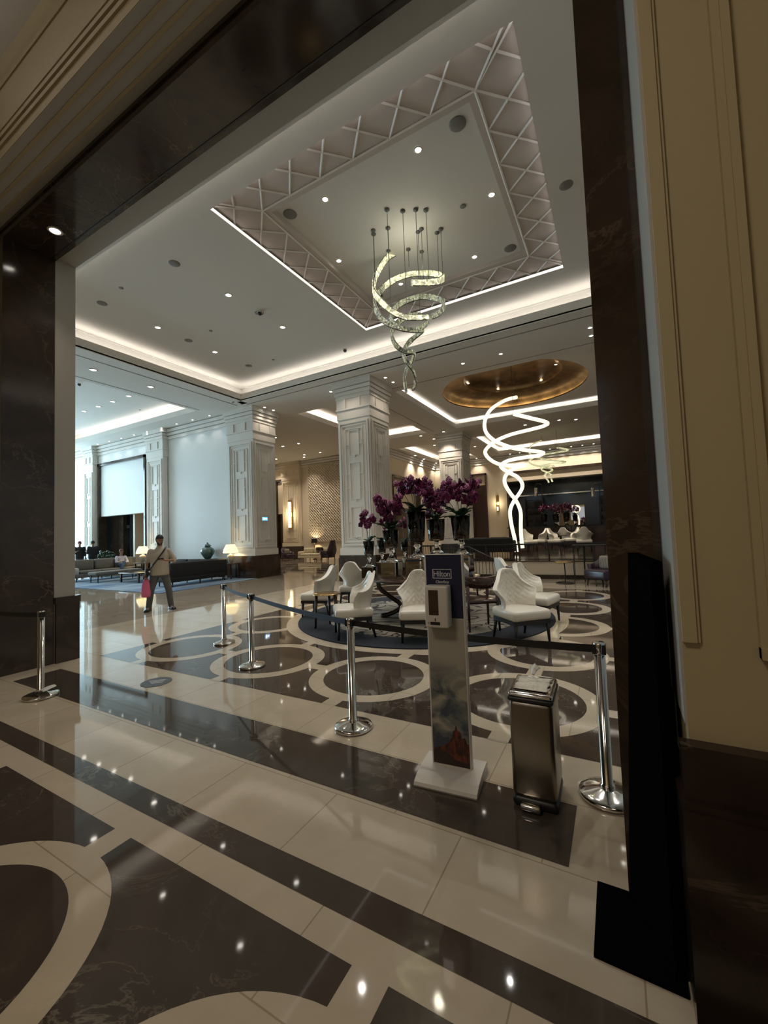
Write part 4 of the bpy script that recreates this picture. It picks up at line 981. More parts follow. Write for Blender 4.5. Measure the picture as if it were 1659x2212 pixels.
a = MB(); a.lathe([(.15, .55), (.16, .57), (.10, .63), (.04, .66), (.05, .69), (.001, .73)], n=20); a.build('lid', CERAM, ur)
for s in (-1, 1): a = MB(); a.tube([(s*.22, 0, .44), (s*.36, 0, .40), (s*.36, 0, .26), (s*.27, 0, .22)], .03, 8); a.build('handle', CERAM, ur)
tp = thing('potted_shrub', 'round dark shrub behind the seated woman', 'plant', (-21.9, 11.0, .02))
a = MB(); a.lathe([(.14, 0), (.2, .4), (.18, .4), (.001, .38)], n=16); a.build('pot', PALEC, tp)
a = MB(); rnd = random.Random(3)
for k in range(70):
    v = Vector((rnd.gauss(0, 1), rnd.gauss(0, 1), rnd.gauss(0, 1))).normalized()*rnd.uniform(.2, .42); a.ell(v+Vector((0, 0, .86)), .10, .07, .05, Matrix.Rotation(rnd.uniform(0, 6), 3, 'Z') @ Matrix.Rotation(rnd.uniform(0, 3), 3, 'X'), 6, 4)
a.build('foliage', LEAF, tp)

# ================================================================== PEOPLE
def fused(parts, name, m, parent, vox=.014, smooth=3):
    mb = MB()
    for p in parts:
        if p[0] == 'c': mb.tube([p[1], p[2]], [p[3], p[4]], 14); mb.ell(p[1], p[3], p[3], p[3]); mb.ell(p[2], p[4], p[4], p[4])
        elif p[0] == 'e': mb.ell(p[1], p[2], p[3], p[4], p[5] if len(p) > 5 else None)
        elif p[0] == 'l':
            mb.smooth = True; mb.loft([[Vector((c[0]+rx*cos(2*pi*i/18), c[1]+ry*sin(2*pi*i/18), c[2])) for i in range(18)] for c, rx, ry in p[1]], True, True)
    o = mb.build('tmp', m); r = o.modifiers.new('r', 'REMESH'); r.mode = 'VOXEL'; r.voxel_size = vox; r.use_smooth_shade = True
    s = o.modifiers.new('s', 'SMOOTH'); s.iterations = smooth; s.factor = .6
    bpy.context.view_layer.update()
    me = bpy.data.meshes.new_from_object(o.evaluated_get(bpy.context.evaluated_depsgraph_get())); bpy.data.objects.remove(o)
    me.name = name; q = bpy.data.objects.new(name, me); COL.objects.link(q); q.parent = parent
    me.polygons.foreach_set('use_smooth', [True]*len(me.polygons))
    return q
def V(*a): return Vector(a)
def hand(wr, d, curl, side, palm_n=(0, 1, 0)):
    """palm, five unequal bent fingers; d = direction of the hand"""
    d = Vector(d).normalized(); nrm = Vector(palm_n); sd_ = d.cross(nrm).normalized()*side; nrm = sd_.cross(d).normalized()*side; ps = []
    pe = wr+d*.085
    for k, off in enumerate((-.030, -.010, .010, .028)): ps.append(('c', wr+sd_*off*.6, pe+sd_*off, .016, .013))
    for k, (off, L) in enumerate(((-.030, .070), (-.010, .080), (.010, .074), (.028, .058))):
        b0 = pe+sd_*off; d1 = (d+nrm*curl*.5).normalized(); b1 = b0+d1*L*.5; d2 = (d+nrm*curl*1.6).normalized(); b2 = b1+d2*L*.5
        ps += [('c', b0, b1, .0095, .0088), ('c', b1, b2, .0088, .0075)]
    t0 = wr+d*.02-sd_*.03; t1 = t0+(d*.6-sd_*.8).normalized()*.04; t2 = t1+(d*.9+nrm*curl*.6).normalized()*.035
    return ps+[('c', t0, t1, .013, .011), ('c', t1, t2, .010, .008)]
def head(c, fwd, m_hair, parent, beard=False, cap=None, bun=False, vox=.011):
    """returns body parts of the head (local), adds hair as child; fwd unit vector the face looks along"""
    f = Vector(fwd).normalized(); r = f.cross(Vector((0, 0, 1))).normalized(); u = r.cross(f).normalized()
    R3 = Matrix((r, f, u)).transposed()
    def L(x, y, z): return c+r*x+f*y+u*z
    ps = [('e', L(0, -.01, .025), .076, .092, .098, R3), ('e', L(0, .028, -.045), .056, .058, .060, R3), ('c', L(0, .085, .02), L(0, .104, -.018), .010, .015),
          ('e', L(.078, -.005, 0), .012, .02, .03, R3), ('e', L(-.078, -.005, 0), .012, .02, .03, R3), ('c', L(-.028, .078, .034), L(.028, .078, .034), .013, .013), ('e', L(0, .083, -.055), .022, .012, .010, R3)]
    h = MB(); 
    rows = []
    for i in range(9):
        a_ = (i/8)*radians(118); rr = sin(a_); row = []
        for j in range(20):
            b = 2*pi*j/20; cut = 1.0
            x, y, z = .088*rr*cos(b), .105*rr*sin(b), .112*cos(a_)
            if y > .015 and z < .050: z = .050; x *= .96; y *= .94 
            row.append(L(x, y-.012, z+.028))
        rows.append(row)
    h.smooth = True; h.loft(rows[::-1], True, True)
    o = h.build('cap' if cap else 'hair', cap or m_hair, parent)
    if cap: h = MB(); h.smooth = True; h.loft([[L(x, .07+.075*t_*(1-(x/.08)**2*.4), .062-.012*t_) for x in (-.07, -.035, 0, .035, .07)] for t_ in (0, .5, 1)], False, False); q = h.build('cap_peak', cap, parent); q.modifiers.new('t', 'SOLIDIFY').thickness = .006
    if bun: h = MB(); h.ell(L(0, -.11, .03), .05, .05, .06); h.build('hair_bun', m_hair, parent)
    fe = MB(); fe.ell(L(-.030, .086, .014), .009, .004, .004, R3, 8, 5); fe.ell(L(.030, .086, .014), .009, .004, .004, R3, 8, 5); fe.build('eyes', BLACK, parent)
    fe = MB(); fe.tube([L(-.045, .083, .040), L(-.03, .092, .044), L(-.015, .09, .04)], .003, 6); fe.tube([L(.045, .083, .040), L(.03, .092, .044), L(.015, .09, .04)], .003, 6); fe.build('eyebrows', m_hair, parent)
    if beard:
        q = fused([('e', L(0, .036, -.062), .060, .058, .050, R3), ('c', L(-.06, .01, -.02), L(-.045, .04, -.06), .018, .02), ('c', L(.06, .01, -.02), L(.045, .04, -.06), .018, .02)], 'beard', mat('beard_hair', (.035, .022, .016), .8), parent, .012)
    return ps
def shoe(p, d, m, parent, l=.27):
    d = Vector(d).normalized(); s = MB(); sd_ = Vector((-d.y, d.x, 0)); rows = []
    for f, w_, h in ((-.32, .036, .09), (-.25, .050, .125), (-.05, .054, .135), (.2, .054, .095), (.45, .056, .07), (.62, .050, .06), (.7, .028, .045)):
        c = p+d*l*f; rows.append([c+sd_*w_, c+sd_*w_*.9+V(0, 0, h*.6), c+V(0, 0, h), c-sd_*w_*.9+V(0, 0, h*.6), c-sd_*w_])
    s.smooth = True; s.loft(rows, True, True); return s.build('shoe', m, parent)

# --- man in the beige shirt
pm = thing('person', 'man in loose beige shirt and grey trousers reading his phone, black strap across chest', 'person', (-9.60, 6.02, .002), radians(58)-0)
pm.rotation_euler = (0, 0, face(9.6, -6.0))
hd = V(.0, -.035, 1.665); fw = V(.28, -1, -.55)
body = head(hd, fw, HAIR, pm, beard=True)
ls_, rs_ = V(.185, 0, 1.405), V(-.185, 0, 1.405); le, lw = V(.33, -.02, 1.16), V(.12, -.25, 1.19); re_, rw = V(-.27, .01, 1.14), V(-.285, -.05, .885)
body += [('c', V(0, .01, 1.42), V(0, -.015, 1.60), .062, .054), ('l', [((0, 0, .92), .15, .11), ((0, 0, 1.05), .15, .11), ((0, 0, 1.3), .17, .12), ((0, 0, 1.44), .14, .09)]),
         ('c', ls_, le, .048, .040), ('c', le, lw, .038, .026), ('c', rs_, re_, .048, .040), ('c', re_, rw, .038, .026)]
body += hand(lw, (-1, -.35, .12), 1.0, 1, (0, .2, 1)) + hand(rw, (.02, -.05, -1), 1.3, -1, (0, -1, 0))
for s in (-1, 1): body += [('c', V(s*.10, 0, .90), V(s*.185, -.01, .50), .085, .058), ('c', V(s*.185, -.01, .50), V(s*.235, .01, .09), .055, .038), ('c', V(s*.235, .01, .07), V(s*.26, -.10, .045), .035, .03)]
fused(body, 'body', SKIN, pm, .011, 2)
sh = [('l', [((0, 0, .83), .205, .150), ((0, 0, .95), .20, .150), ((0, 0, 1.12), .195, .148), ((0, 0, 1.32), .200, .140), ((0, 0, 1.41), .175, .110), ((0, 0, 1.475), .085, .072)]),
      ('c', ls_, ls_.lerp(le, .85), .068, .060), ('c', rs_, rs_.lerp(re_, .85), .068, .060), ('c', ls_.lerp(le, .85), le.lerp(lw, .12), .058, .052), ('c', V(0, 0, 1.43), V(0, .005, 1.50), .085, .072)]
fused(sh, 'shirt', SHIRT, pm, .016, 3)
tr_ = [('l', [((0, 0, .80), .165, .125), ((0, 0, .93), .175, .13), ((0, 0, .99), .17, .125)])]
for s in (-1, 1): tr_ += [('c', V(s*.095, 0, .86), V(s*.185, -.01, .50), .105, .080), ('c', V(s*.185, -.01, .50), V(s*.236, .012, .075), .078, .064)]
fused(tr_, 'trousers', TROUS, pm, .016, 3)
for s in (-1, 1): shoe(V(s*.24, .01, 0), (s*.35, -1, 0), BLACK, pm)
a = MB(); a.tube(cr([V(.135, .06, 1.505), V(.12, -.10, 1.47), V(.05, -.163, 1.36), (V(-.06, -.168, 1.20)), V(-.18, -.14, 1.03), V(-.225, -.08, .97)], 6), .020, 8, flat=.35); a.build('bag_strap', BLACK, pm)
bg = thing('shoulder_bag', 'small black crossbody bag on the hip of the man with the phone', 'bag', pm.location, pm.rotation_euler.z)
a = MB(); a.rbox(-.30, -.235, -.13, .09, .80, 1.02, .025); a.build('bag_body', BLACK, bg); a = MB(); a.box(-.304, -.30, -.11, .07, .93, .95); a.build('zip', CHROME, bg)
ph = thing('mobile_phone', 'dark mobile phone held by the man in the beige shirt', 'phone', pm.location, pm.rotation_euler.z)
a = MB(); Mx = Matrix.Translation((.015, -.300, 1.225)) @ Matrix.Rotation(radians(-35), 4, 'X'); a.rbox(-.07, .07, -.036, .036, -.005, .005, .004, Mx); a.build('case', BLACK, ph)
pk = thing('carrier_bag', 'pink plastic carrier bag hanging from the hand of the standing man', 'bag', pm.location, pm.rotation_euler.z)
a = MB(); a.smooth = True
rows = []
for z, rx, ry in ((.34, .075, .05), (.36, .095, .06), (.48, .10, .065), (.62, .088, .05), (.72, .06, .035), (.79, .028, .02)):
    rows.append([V(-.285+rx*cos(2*pi*i/18)*(1+.06*sin(i*2.6)), -.06+ry*sin(2*pi*i/18)*(1+.12*cos(i*3.1+z*9)), z) for i in range(18)])
a.loft(rows, True, True); a.build('bag_body', PINK, pk)
a = MB(); a.tube([V(-.275, -.07, .77), V(-.268, -.085, .83), V(-.285, -.10, .86)], .006, 6); a.tube([V(-.30, -.05, .77), V(-.305, -.075, .83), V(-.29, -.10, .86)], .006, 6); a.build('handle', PINK, pk)

def standing(label, loc, rz, top, bottom, arms, cap=None, hh=1.0, look=(0, -1, -.1), bulk=1.0):
    t = thing('person', label, 'person', loc, rz)
    b = head(V(0, -.02, 1.66), look, HAIR, t, cap=cap)
    b += [('c', V(0, .01, 1.42), V(0, -.01, 1.6), .06, .052), ('l', [((0, 0, .9), .15, .11), ((0, 0, 1.1), .14, .10), ((0, 0, 1.35), .17, .115), ((0, 0, 1.44), .13, .08)])]
    tp_ = [('l', [((0, 0, .86), .185*bulk, .14*bulk), ((0, 0, 1.1), .18*bulk, .14*bulk), ((0, 0, 1.36), .205*bulk, .14*bulk), ((0, 0, 1.44), .16, .10), ((0, 0, 1.48), .085, .07)])]
    for s, (e, w_, hd_) in zip((-1, 1), arms):
        S0 = V(s*.19, 0, 1.42); e, w_ = V(*e), V(*w_)
        b += [('c', S0, e, .048, .04), ('c', e, w_, .038, .026)]+hand(w_, hd_, .8, s, (0, -1, 0) if abs(hd_[2]) > .7 else (0, 0, 1))
        tp_ += [('c', S0, e, .074*bulk, .06), ('c', e, e.lerp(w_, .5), .056, .05)]
    bt_ = [('l', [((0, 0, .78), .16, .125), ((0, 0, .95), .17, .13)])]
    for s in (-1, 1):
        b += [('c', V(s*.09, 0, .9), V(s*.11, 0, .5), .085, .058), ('c', V(s*.11, 0, .5), V(s*.12, .01, .08), .055, .036)]
        bt_ += [('c', V(s*.09, 0, .86), V(s*.11, 0, .5), .10, .075), ('c', V(s*.11, 0, .5), V(s*.12, .01, .09), .074, .06)]
        shoe(V(s*.12, .01, 0), (s*.15, -1, 0), BLACK, t)
    fused(b, 'body', SKIN, t, .014, 2); fused(tp_, 'jacket', top, t, .018, 3); fused(bt_, 'trousers', bottom, t, .018, 3)
    return t
hang = lambda s: ((s*.25, .02, 1.14), (s*.25, -.06, .88), (0, -.05, -1))
up = lambda s: ((s*.26, -.02, 1.16), (s*.14, -.26, 1.24), (-s*.5, -.8, .3))
standing('man in black top and dark red cap, standing left of the marble vestibule wall', (-25.1, 11.3, 0), radians(70), DARKC, TROUS, (up(-1), hang(1)), cap=MAROON, bulk=1.05)
standing('bareheaded man in bulky black jacket facing the man in the red cap', (-23.75, 11.3, 0), radians(-80), DARKC, JEANS, (up(-1), up(1)), bulk=1.22)
standing('person in dark clothes at the very left edge, holding up a phone', (-23.9, 9.95, 0), radians(60), mat('plum_cloth', (.03, .012, .022), .85), DARKC, (up(-1), up(1)))
# seated woman
sw = thing('person', 'woman in pale lilac top sitting cross-legged on the grey lounge sofa', 'person', (-20.5, 11.0, Z_+.46), radians(90)-.25)
b = head(V(0, .10, .72), (.0, -1, -.55), mat('auburn_hair', (.10, .025, .012), .6), sw, bun=True)
b += [('c', V(0, .14, .50), V(0, .12, .66), .055, .048), ('l', [((0, .13, .02), .16, .12), ((0, .15, .25), .13, .10), ((0, .15, .46), .14, .09)]),
      ('c', V(-.17, .15, .48), V(-.24, .0, .24), .045, .036), ('c', V(-.24, .0, .24), V(-.06, -.18, .25), .034, .025), ('c', V(.17, .15, .48), V(.24, .0, .24), .045, .036), ('c', V(.24, 0, .24), V(.06, -.18, .25), .034, .025),
      ('c', V(-.1, .1, .09), V(-.12, -.36, .14), .08, .058), ('c', V(-.12, -.36, .14), V(-.13, -.40, -.36), .052, .036), ('c', V(.1, .1, .09), V(.02, -.36, .22), .08, .058), ('c', V(.02, -.36, .22), V(-.16, -.55, -.08), .052, .036)]
b += hand(V(-.06, -.18, .25), (.6, -.7, 0), .9, -1, (0, 0, 1))+hand(V(.06, -.18, .25), (-.6, -.7, 0), .9, 1, (0, 0, 1))
fused(b, 'body', SKIN, sw, .013, 2)
fused([('l', [((0, .13, .0), .18, .14), ((0, .15, .25), .155, .12), ((0, .15, .44), .165, .105), ((0, .15, .52), .08, .07)]), ('c', V(-.17, .15, .47), V(-.24, 0, .24), .07, .055), ('c', V(.17, .15, .47), V(.24, 0, .24), .07, .055), ('c', V(-.24, 0, .24), V(-.13, -.11, .245), .05, .042), ('c', V(.24, 0, .24), V(.13, -.11, .245), .05, .042)], 'blouse', LILAC, sw, .016)
fused([('c', V(-.1, .1, .09), V(-.12, -.36, .14), .098, .075), ('c', V(-.12, -.36, .14), V(-.13, -.40, -.30), .07, .055), ('c', V(.1, .1, .09), V(.02, -.36, .22), .098, .075), ('c', V(.02, -.36, .22), V(-.14, -.53, -.04), .07, .055)], 'jeans', JEANS, sw, .016)
shoe(V(-.13, -.42, -.455), (0, -1, 0), BLACK, sw); shoe(V(-.17, -.58, -.17), (-.3, -1, -.3), BLACK, sw)

# ================================================================== RIGHT BACKGROUND: PLATFORM, RAIL, SEATS
ZP = .58
w = MB(); w.box(-7.0, 6.3, 14.05, 31.0, 0, ZP-.03); struct('floor', w, PEACH)
w = MB(); w.box(-7.0, 6.3, 14.0, 31.0, ZP-.03, ZP); w.box(-6.8, .6, 31.0, 33.0, ZP-.03, ZP); struct('floor', w, EMP)
w = MB(); w.box(-7.0, 6.3, 13.99, 14.05, 0, .11); w.box(-3.1, 6.3, 13.98, 14.05, .10, .13); struct('trim_10', w, EMP)
rl = thing('railing', 'dark metal railing along the raised terrace behind the orchid table', 'railing', (0, 14.12, ZP))
a = MB(); a.box(-7.0, 6.3, -.03, .03, .50, .545); a.build('top_rail', BLACK, rl)
a = MB(); a.box(-7.0, 6.3, -.015, .015, .02, .05); a.build('bottom_rail', BLACK, rl)
for k in range(14): a = MB(); x = -7.0+k*1.02; a.box(x-.02, x+.02, -.02, .02, 0, .5); a.build('rail_post', BLACK, rl)
b0 = MB().box(-.008, .008, -.008, .008, .05, .5).build('baluster', BLACK, rl); b0.location.x = -6.95
for k in range(1, 46): b1 = b0.copy(); COL.objects.link(b1); b1.location.x = -6.95+k*.085
sr = thing('stair_railing', 'sloping stair railing with thin bars behind the dark wood armchairs', 'railing', (-3.9, 13.2, 0))
a = MB(); a.tube([(-.9, 0, 1.10), (-.35, 0, 1.08), (.75, 0, .55), (.85, 0, .50)], .022, 6); a.build('handrail', BLACK, sr)
for k in range(15):
    x = -.9+k*.11; zt = 1.09 if x < -.35 else 1.08-(x+.35)*.482; MB().box(x-.008, x+.008, -.008, .008, 0, zt).build('bar', BLACK, sr)
def arm_chair(label, x, y, rz, z=0):
    t = thing('armchair', label, 'armchair', (x, y, z), rz)
    a = MB(); a.rbox(-.36, .36, -.36, .30, .20, .44, .05); a.build('seat', PURPLE, t)
    a = MB(); rows = []; a.smooth = True
    for i in range(21):
        an = radians(-25+230*i/20); c_, s_ = cos(an), sin(an); top = .56+.32*max(0, s_)**1.5
        rows.append([V(.36*c_, .05+.30*s_, .22), V(.44*c_, .05+.38*s_, .22), V(.47*c_, .05+.42*s_, top), V(.38*c_, .05+.33*s_, top+.01)])
    a.loft(rows, True, True); a.build('backrest', PURPLE, t)
    a = MB(); a.rbox(-.22, .22, .06, .22, .44, .80, .06); a.build('cushion', STRIPE, t)
    for sx in (-1, 1):
        for sy in (-1, 1): a = MB(); a.cyl((sx*.30, sy*.28, 0), (sx*.29, sy*.26, .22), .018, .03, 8); a.build('leg', DWOOD, t)
arm_chair('dark purple leather armchair with striped cushion at the right jamb', -.35, 12.75, face(-.65, -.75))
rt = thing('side_table', 'thin round pedestal side table left of the purple armchair', 'table', (-1.36, 13.05, 0))
a = MB(); a.lathe([(.001, .605), (.26, .605), (.265, .615), (.26, .625), (.001, .625)], n=32); a.build('tabletop', BRASS, rt)
a = MB(); a.tube([(0, 0, .01), (.01, 0, .3), (0, 0, .605)], .015, 8); a.build('stem', BLACK, rt)
a = MB(); ann(a, 0, 0, .225, .26, 0, .02, 32); a.box(-.23, .23, -.012, .012, .002, .016); a.build('base', BLACK, rt)
ht = thing('high_table', 'tall thin-legged metal table in front of the terrace railing', 'table', (-.72, 13.55, 0))
a = MB(); a.box(-.45, .45, -.2, .2, 1.05, 1.08); a.build('tabletop', BLACK, ht)
for x in (-.42, -.14, .14, .42):
    for y in (-.17, .17): a = MB(); a.box(x-.01, x+.01, y-.01, y+.01, 0, 1.05); a.build('leg', BLACK, ht)
g2 = 'white chairs on the raised terrace'
for i, (px, Y, dx_, dy_, lb) in enumerate(((1168, 21.0, -1, .1, 'white chair on the terrace, leftmost behind the railing'), (1200, 20.6, 1, -.2, 'white chair on the terrace, second from the left'), (1262, 19.6, -.1, 1, 'white chair on the terrace seen from behind at the right'),
        (1222, 23.6, .3, 1, 'white chair on the terrace further back in the middle'), (1140, 19.4, .7, -.6, 'white chair on the terrace beside the glowing chandelier tip'), (1236, 22.0, -.9, -.2, 'white chair on the terrace turned towards the second chair'))):
    p = at(px, 1170, Y=Y); dup(pc, (p.x, Y, ZP), face(dx_, dy_), lb, g2)
def low_table(label, x, y, w_, d_, h, z):
    t = thing('dining_table', label, 'table', (x, y, z)); a = MB(); a.rbox(-w_, w_, -d_, d_, h-.04, h, .01); a.build('tabletop', DWOOD, t)
    a = MB(); a.box(-.05, .05, -.05, .05, .02, h-.04); a.build('stem', BLACK, t); a = MB(); a.lathe([(.001, 0), (.25, 0), (.25, .015), (.001, .03)], n=20); a.build('foot', BLACK, t)
p = at(1185, 1170, Y=18.2); low_table('dark table between the two left-hand terrace chairs', p.x, 22.6, .28, .28, .62, ZP)
p = at(1245, 1170, Y=18.4); low_table('dark table before the right-hand terrace chair', p.x, 24.3, .28, .28, .62, ZP)
s_ = sofa('dark sofa on the terrace left of the glowing chandelier', (-4.4, 16.4, ZP), pi, 1.9, SOFA, .72, .8, 2)
s_ = sofa('dark green low sofa at the far side of the terrace', (-2.6, 26.0, ZP), 0, 2.6, mat('green_fabric', (.02, .04, .028), .9), .72, .8, 3)
for _x in (-5.2, -3.1, -1.0): spot(_x, 32.3, 4.95, 60, (.8, .9, 1), 110)  # unseen cool spots added to lighten the bar back, without fixtures
# bar counter, mirror, shelves, lamps
br = thing('bar_counter', 'long dark bar counter below the mirrored back wall', 'bar counter', (-3.1, 29.6, ZP))
a = MB(); a.box(-3.4, 3.4, -.3, .3, 0, 1.06); a.build('front', DWOOD, br); a = MB(); a.box(-3.5, 3.5, -.38, .38, 1.06, 1.12); a.build('worktop', EMPD, br)
mr = thing('wall_mirror', 'large square mirror in the dark back wall of the bar', 'mirror', (0, 32.96, 0))
p0 = at(1202, 1142, Y=32.9); p1 = at(1262, 1090, Y=32.9)
a = MB(); a.box(p0.x, p1.x, -.03, 0, p0.z, p1.z); a.build('glass', MIRROR, mr)
a = MB()
for x0, x1, z0, z1 in ((p0.x-.07, p0.x, p0.z, p1.z), (p1.x, p1.x+.07, p0.z, p1.z), (p0.x-.07, p1.x+.07, p1.z, p1.z+.08), (p0.x-.07, p1.x+.07, p0.z-.08, p0.z)): a.box(x0, x1, -.06, .02, z0, z1)
a.build('frame', DWOOD, mr)
for x0, lb in ((-5.9, 'dark open shelf unit left of the bar mirror'), (-.9, 'dark open shelf unit right of the bar mirror')):
    t = thing('shelf_unit', lb, 'shelf', (x0, 32.75, ZP))
    for k in range(5): a = MB(); a.box(0, 1.3, -.2, .2, .9+k*.55, .93+k*.55); a.build('shelf', BLACK, t)
    for q in (0, 1.3): a = MB(); a.box(q-.02, q+.02, -.2, .2, 0, 3.3); a.build('upright', BLACK, t)
    rnd = random.Random(5)
    for k in range(4):
        for j in range(6):
            if rnd.random() < .7:
                if 'btl' not in globals():
                    m2 = MB(); m2.lathe([(.04, 0), (.042, .18), (.015, .24), (.013, .31), (.001, .31)], n=10); btl = m2.build('bottle', mat('amber_glass', (.10, .05, .02), .1)); bo = btl
                else: bo = btl.copy(); COL.objects.link(bo)
                bo.location = (x0+.12+j*.2, 32.7, ZP+.932+k*.55); tag(bo, 'small bottle on the dark shelves %s of the bar mirror' % ('left' if x0 < -3 else 'right'), 'bottle', 'bottles %s of the bar mirror' % ('left' if x0 < -3 else 'right'))
hb = MB(); hb.box(-6.8, .6, 32.2, 32.3, 4.0, 4.08); o = hb.build('steel_rail', CHROME); tag(o, 'horizontal steel rail across the top of the bar back wall', 'rail')
for px, lb in ((1158, 'arched black lamp with steel cylinder over the bar, left'), (1281, 'arched black lamp with steel cylinder over the bar, right')):
    p = at(px, 1052, Y=29.4); t = thing('arc_lamp', lb, 'lamp', (p.x, 29.4, ZP+1.12)); h = p.z-ZP-1.12
    a = MB(); a.tube(cr([V(.35, 0, 0), V(.35, 0, h-.1), V(.28, 0, h+.12), V(.12, 0, h+.22), V(-.02, 0, h+.12), V(-.03, 0, h-.05)], 6), .025, 8); a.build('arm', BLACK, t)
    a = MB(); a.lathe([(.10, h-.65), (.11, h-.62), (.11, h-.06), (.001, h-.04)], (-.03, 0, 0), 16); a.build('lamp_shade', CHROME, t)
    l = bpy.data.lights.new('lamp_bulb', 'SPOT'); l.energy = 40; l.color = WARM; l.spot_size = 1.4; o = bpy.data.objects.new('lamp_bulb', l); o.location = (p.x-.03, 29.4, p.z-.7); COL.objects.link(o); o['kind'] = 'helper'
for i, (px, s) in enumerate(((1178, (.3, .45, .2)), (1202, (.3, .45, .2)), (1226, (.3, .5, .2)))):
    p = at(px, 1150, Y=29.6); vase_thing(p.x, 29.6, ZP+1.12, s, ['left', 'middle', 'right'][i]+'hand glass vase of orchids on the bar counter' if i != 1 else 'middle glass vase of orchids on the bar counter')
    orchid(p.x, 29.6, ZP+1.12, s, [(-.25, 0, .3, .6, 12), (.0, .1, .35, .7, 12), (.25, 0, .3, .6, 12)], ['left-hand dark magenta orchid on the bar counter', 'middle dark magenta orchid on the bar counter', 'right-hand dark magenta orchid on the bar counter'][i], 60+i)
# sconces
def sconce(label, x, y, z0, z1, w_, lit):
    t = thing('wall_sconce', label, 'sconce', (x, y, z0)); h = z1-z0
    a = MB(); a.box(-w_, w_, -.03, .0, 0, h); a.build('backplate', BRASS, t)
    a = MB(); a.rbox(-w_*.6, w_*.6, -.12, -.03, h*.06, h*.94 if lit > 1 else h*.3, .02); a.build('diffuser', mat('sconce_glass', (1, 1, .9), .4, emit=(1, .86, .55), es=lit), t)
    a = MB()
    for k in range(9): a.box(-w_*.66, w_*.66, -.125, -.03, h*(.1+.1*k), h*(.1+.1*k)+.02)
    a.build('bands', BRASS, t)
    l = bpy.data.lights.new('sconce_glow', 'POINT'); l.energy = 30*lit/2; l.color = (1, .8, .5); l.shadow_soft_size = .1; o = bpy.data.objects.new('sconce_glow', l); o.location = (x, y-.3, (z0+z1)/2); COL.objects.link(o); o['kind'] = 'helper'
sconce('tall glowing glass sconce on the pilaster left of the lattice wall', -20.5, 22.70, 2.15, 4.25, .17, 2.4)
sconce('slim brass sconce on the pale wall left of the bar', -7.58, 30.98, 2.9, 4.15, .10, 1.0)
# lattice panel
lp = thing('lattice_panel', 'tall cream lattice relief panel lit from above on the lounge wall', 'wall panel', (0, 22.99, 0))
x0, x1, z0, z1 = -18.93, -15.6, 1.22, 6.62
a = MB(); a.box(x0, x1, -.02, 0, z0, z1); a.build('backing', mat('panel_backing', (.42, .35, .25), .7), lp)
a = MB(); st = .21
n = int((x1-x0+z1-z0)/st)+2
for k in range(n):
    for sg in (1, -1):
        c = k*st
        if sg == 1: za, zb = max(z0, z0+c-(x1-x0)), min(z1, z0+c); xa = x0+(z0+c-za)-0; xb = x0+(z0+c-zb)
        else: za, zb = max(z0, z1-c), min(z1, z1-c+(x1-x0)); xa = x0+(za-(z1-c)); xb = x0+(zb-(z1-c))
        if zb-za > .05: a.tube([(xa, -.055, za), (xb, -.055, zb)], .048, 4)
a.build('lattice', PEACH, lp)
a = MB()
for q in ((x0-.06, x0, z0-.06, z1+.06), (x1, x1+.06, z0-.06, z1+.06), (x0, x1, z1, z1+.06), (x0, x1, z0-.06, z0)): a.box(q[0], q[1], -.07, 0, q[2], q[3])
a.build('frame', PEACH, lp)
# far lounge set
cream = mat('cream_fabric', (.55, .48, .34), .9)
fs = sofa('cream settee in front of the lattice wall', (-17.6, 21.6, 0), 0, 2.0, cream, .80, .8, 2)
fc = thing('cushion', 'dark cushion on the cream settee by the lattice wall', 'cushion', (-17.0, 21.62, .47)); a = MB(); a.rbox(-.28, .28, -.08, .08, .02, .40, .07, Matrix.Rotation(.3, 4, 'X')); a.build('cover', DWOOD, fc)
fl_ = thing('table_lamp', 'black-shaded table lamp beside the cream settee', 'lamp', (-18.3, 22.62, .6)); a = MB(); a.lathe([(.10, 0), (.05, .05), (.03, .2), (.03, .55)], n=16); a.build('base', DWOOD, fl_)
a = MB(); a.lathe([(.21, .52), (.20, .82)], n=20, caps=False); a.build('lamp_shade', BLACK, fl_)
l = bpy.data.lights.new('lamp_bulb', 'POINT'); l.energy = 28; l.color = (1, .78, .45); l.shadow_soft_size = .06; o = bpy.data.objects.new('lamp_bulb', l); o.location = (-18.3, 22.62, 1.3); COL.objects.link(o); o['kind'] = 'helper'
t = thing('side_table', 'small dark table under the black-shaded lamp', 'table', (-18.3, 22.62, 0)); a = MB(); a.lathe([(.001, .56), (.28, .56), (.28, .6), (.001, .6)], n=20); a.build('tabletop', DWOOD, t); a = MB(); a.lathe([(.18, 0), (.03, .05), (.03, .56)], n=14); a.build('stem', DWOOD, t)
def throne(label, x, y, rz):
    t = thing('wingback_armchair', label, 'armchair', (x, y, 0), rz)
    a = MB(); a.rbox(-.34, .34, -.36, .30, .22, .48, .05); a.build('seat', PURPLE, t)
    a = MB(); a.smooth = True; rows = []
    for i in range(13):
        f = i/12; z = .4+.9*f; w_ = .30+.08*sin(f*5.5)-.12*max(0, f-.8)*5*.5
        rows.append([V(-w_, .24+.12*f, z), V(0, .20+.12*f, z), V(w_, .24+.12*f, z), V(w_, .34+.12*f, z), V(-w_, .34+.12*f, z)])
    a.loft(rows, True, True); a.build('backrest', PURPLE, t)
    for s in (-1, 1):
        a = MB(); a.rbox(s*.36-.05, s*.36+.05, -.32, .28, .45, .66, .03); a.build('arm', PURPLE, t)
        for sy in (-1, 1): a = MB(); a.cyl((s*.3, sy*.28, 0), (s*.3, sy*.26, .24), .018, .03, 8); a.build('leg', DWOOD, t)
throne('dark carved wingback armchair at the right end of the cream settee', -15.9, 21.0, face(-1, .1))
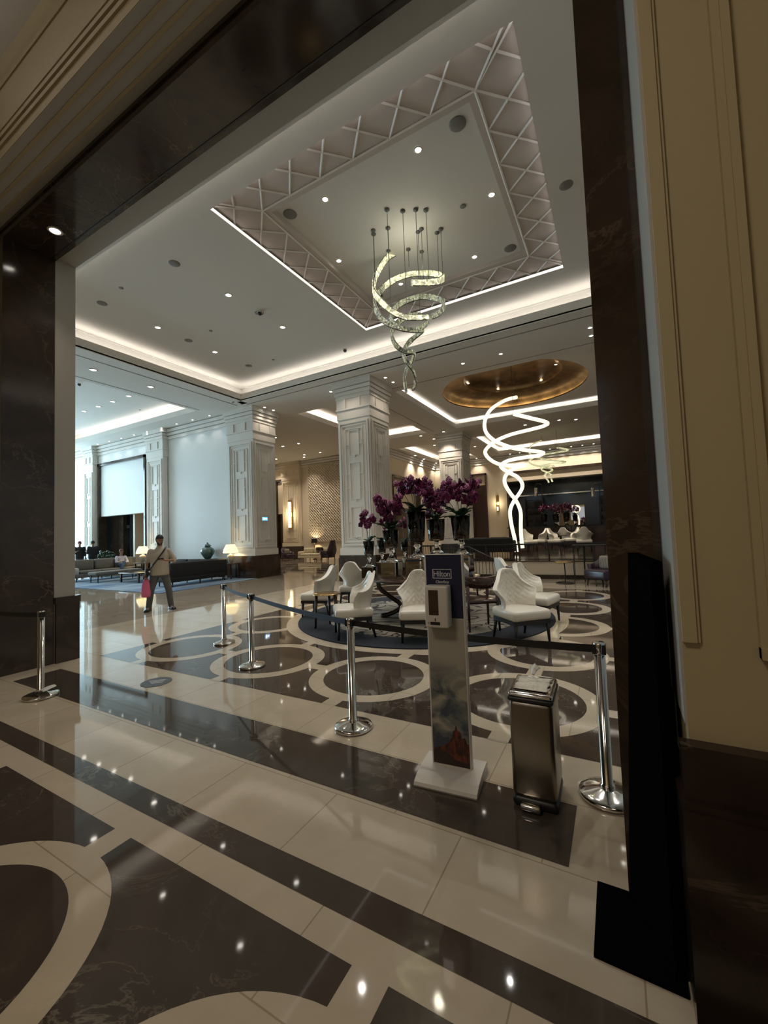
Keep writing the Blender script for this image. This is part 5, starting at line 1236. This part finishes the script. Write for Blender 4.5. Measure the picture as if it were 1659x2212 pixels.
arm_chair('dark armchair at the left end of the cream settee', -19.4, 21.2, face(1, .0))
# outside: car, trees, planter
cr_ = thing('car', 'grey car parked outside beyond the entrance glass', 'car', (-39.0, 22.6, 0), radians(20))
a = MB(); a.smooth = False
pr = [(-2.2, .35), (-2.25, .75), (-1.9, .95), (-1.2, 1.02), (-.6, 1.45), (.7, 1.50), (1.5, 1.05), (2.15, .95), (2.25, .6), (2.2, .35)]
a.loft([[V(x, y, z*(1 if abs(y) < .86 or z < 1.1 else .97)) for x, z in pr] for y in (-.88, .88)], True, True); a.build('body', CARMAT, cr_)
for y in (-.89, .89): a = MB(); a.add([(x, y, z) for x, z in ((-1.05, 1.05), (-.55, 1.38), (.65, 1.42), (1.25, 1.08))], [(0, 1, 2, 3)]); a.build('window', BLACK, cr_)
for x in (-1.4, 1.4):
    for y in (-.85, .85): a = MB(); a.cyl((x, y-.09, .34), (x, y+.09, .34), .34, .34, 20); a.build('wheel', BLACK, cr_)
pl = box(-33.6, -31.5, 17.8, 18.4, 0, 1.3).build('planter_wall', mat('beige_stone', (.30, .27, .20), .8)); tag(pl, 'low beige stone wall outside the entrance glass', 'wall')
rnd = random.Random(9)
for i, (x, y, r_) in enumerate(((-57.0, 31.5, 3.0), (-48.5, 27.0, 1.6))):
    t = thing('tree', ['green tree outside, left of the vestibule door frame', 'green tree outside, right of the vestibule door frame'][i], 'tree', (x, y, 0))
    a = MB(); a.cyl((0, 0, 0), (.1, 0, 4), .22, .12, 10); a.build('trunk', DWOOD, t)
    a = MB()
    for k in range(160):
        v = V(rnd.gauss(0, 1), rnd.gauss(0, 1), rnd.gauss(0, 1)).normalized()*r_*rnd.uniform(.3, 1); a.ell(v+V(0, 0, 5), .45, .35, .2, Matrix.Rotation(rnd.uniform(0, 6), 3, 'Z') @ Matrix.Rotation(rnd.uniform(0, 3), 3, 'X'), 6, 4)
    a.build('crown', GREENERY, t)
w = MB(); w.box(-84, -22.4, 13.6, 40, -.05, 0) ; struct('floor', w, mat('asphalt', (.18, .18, .17), .9))
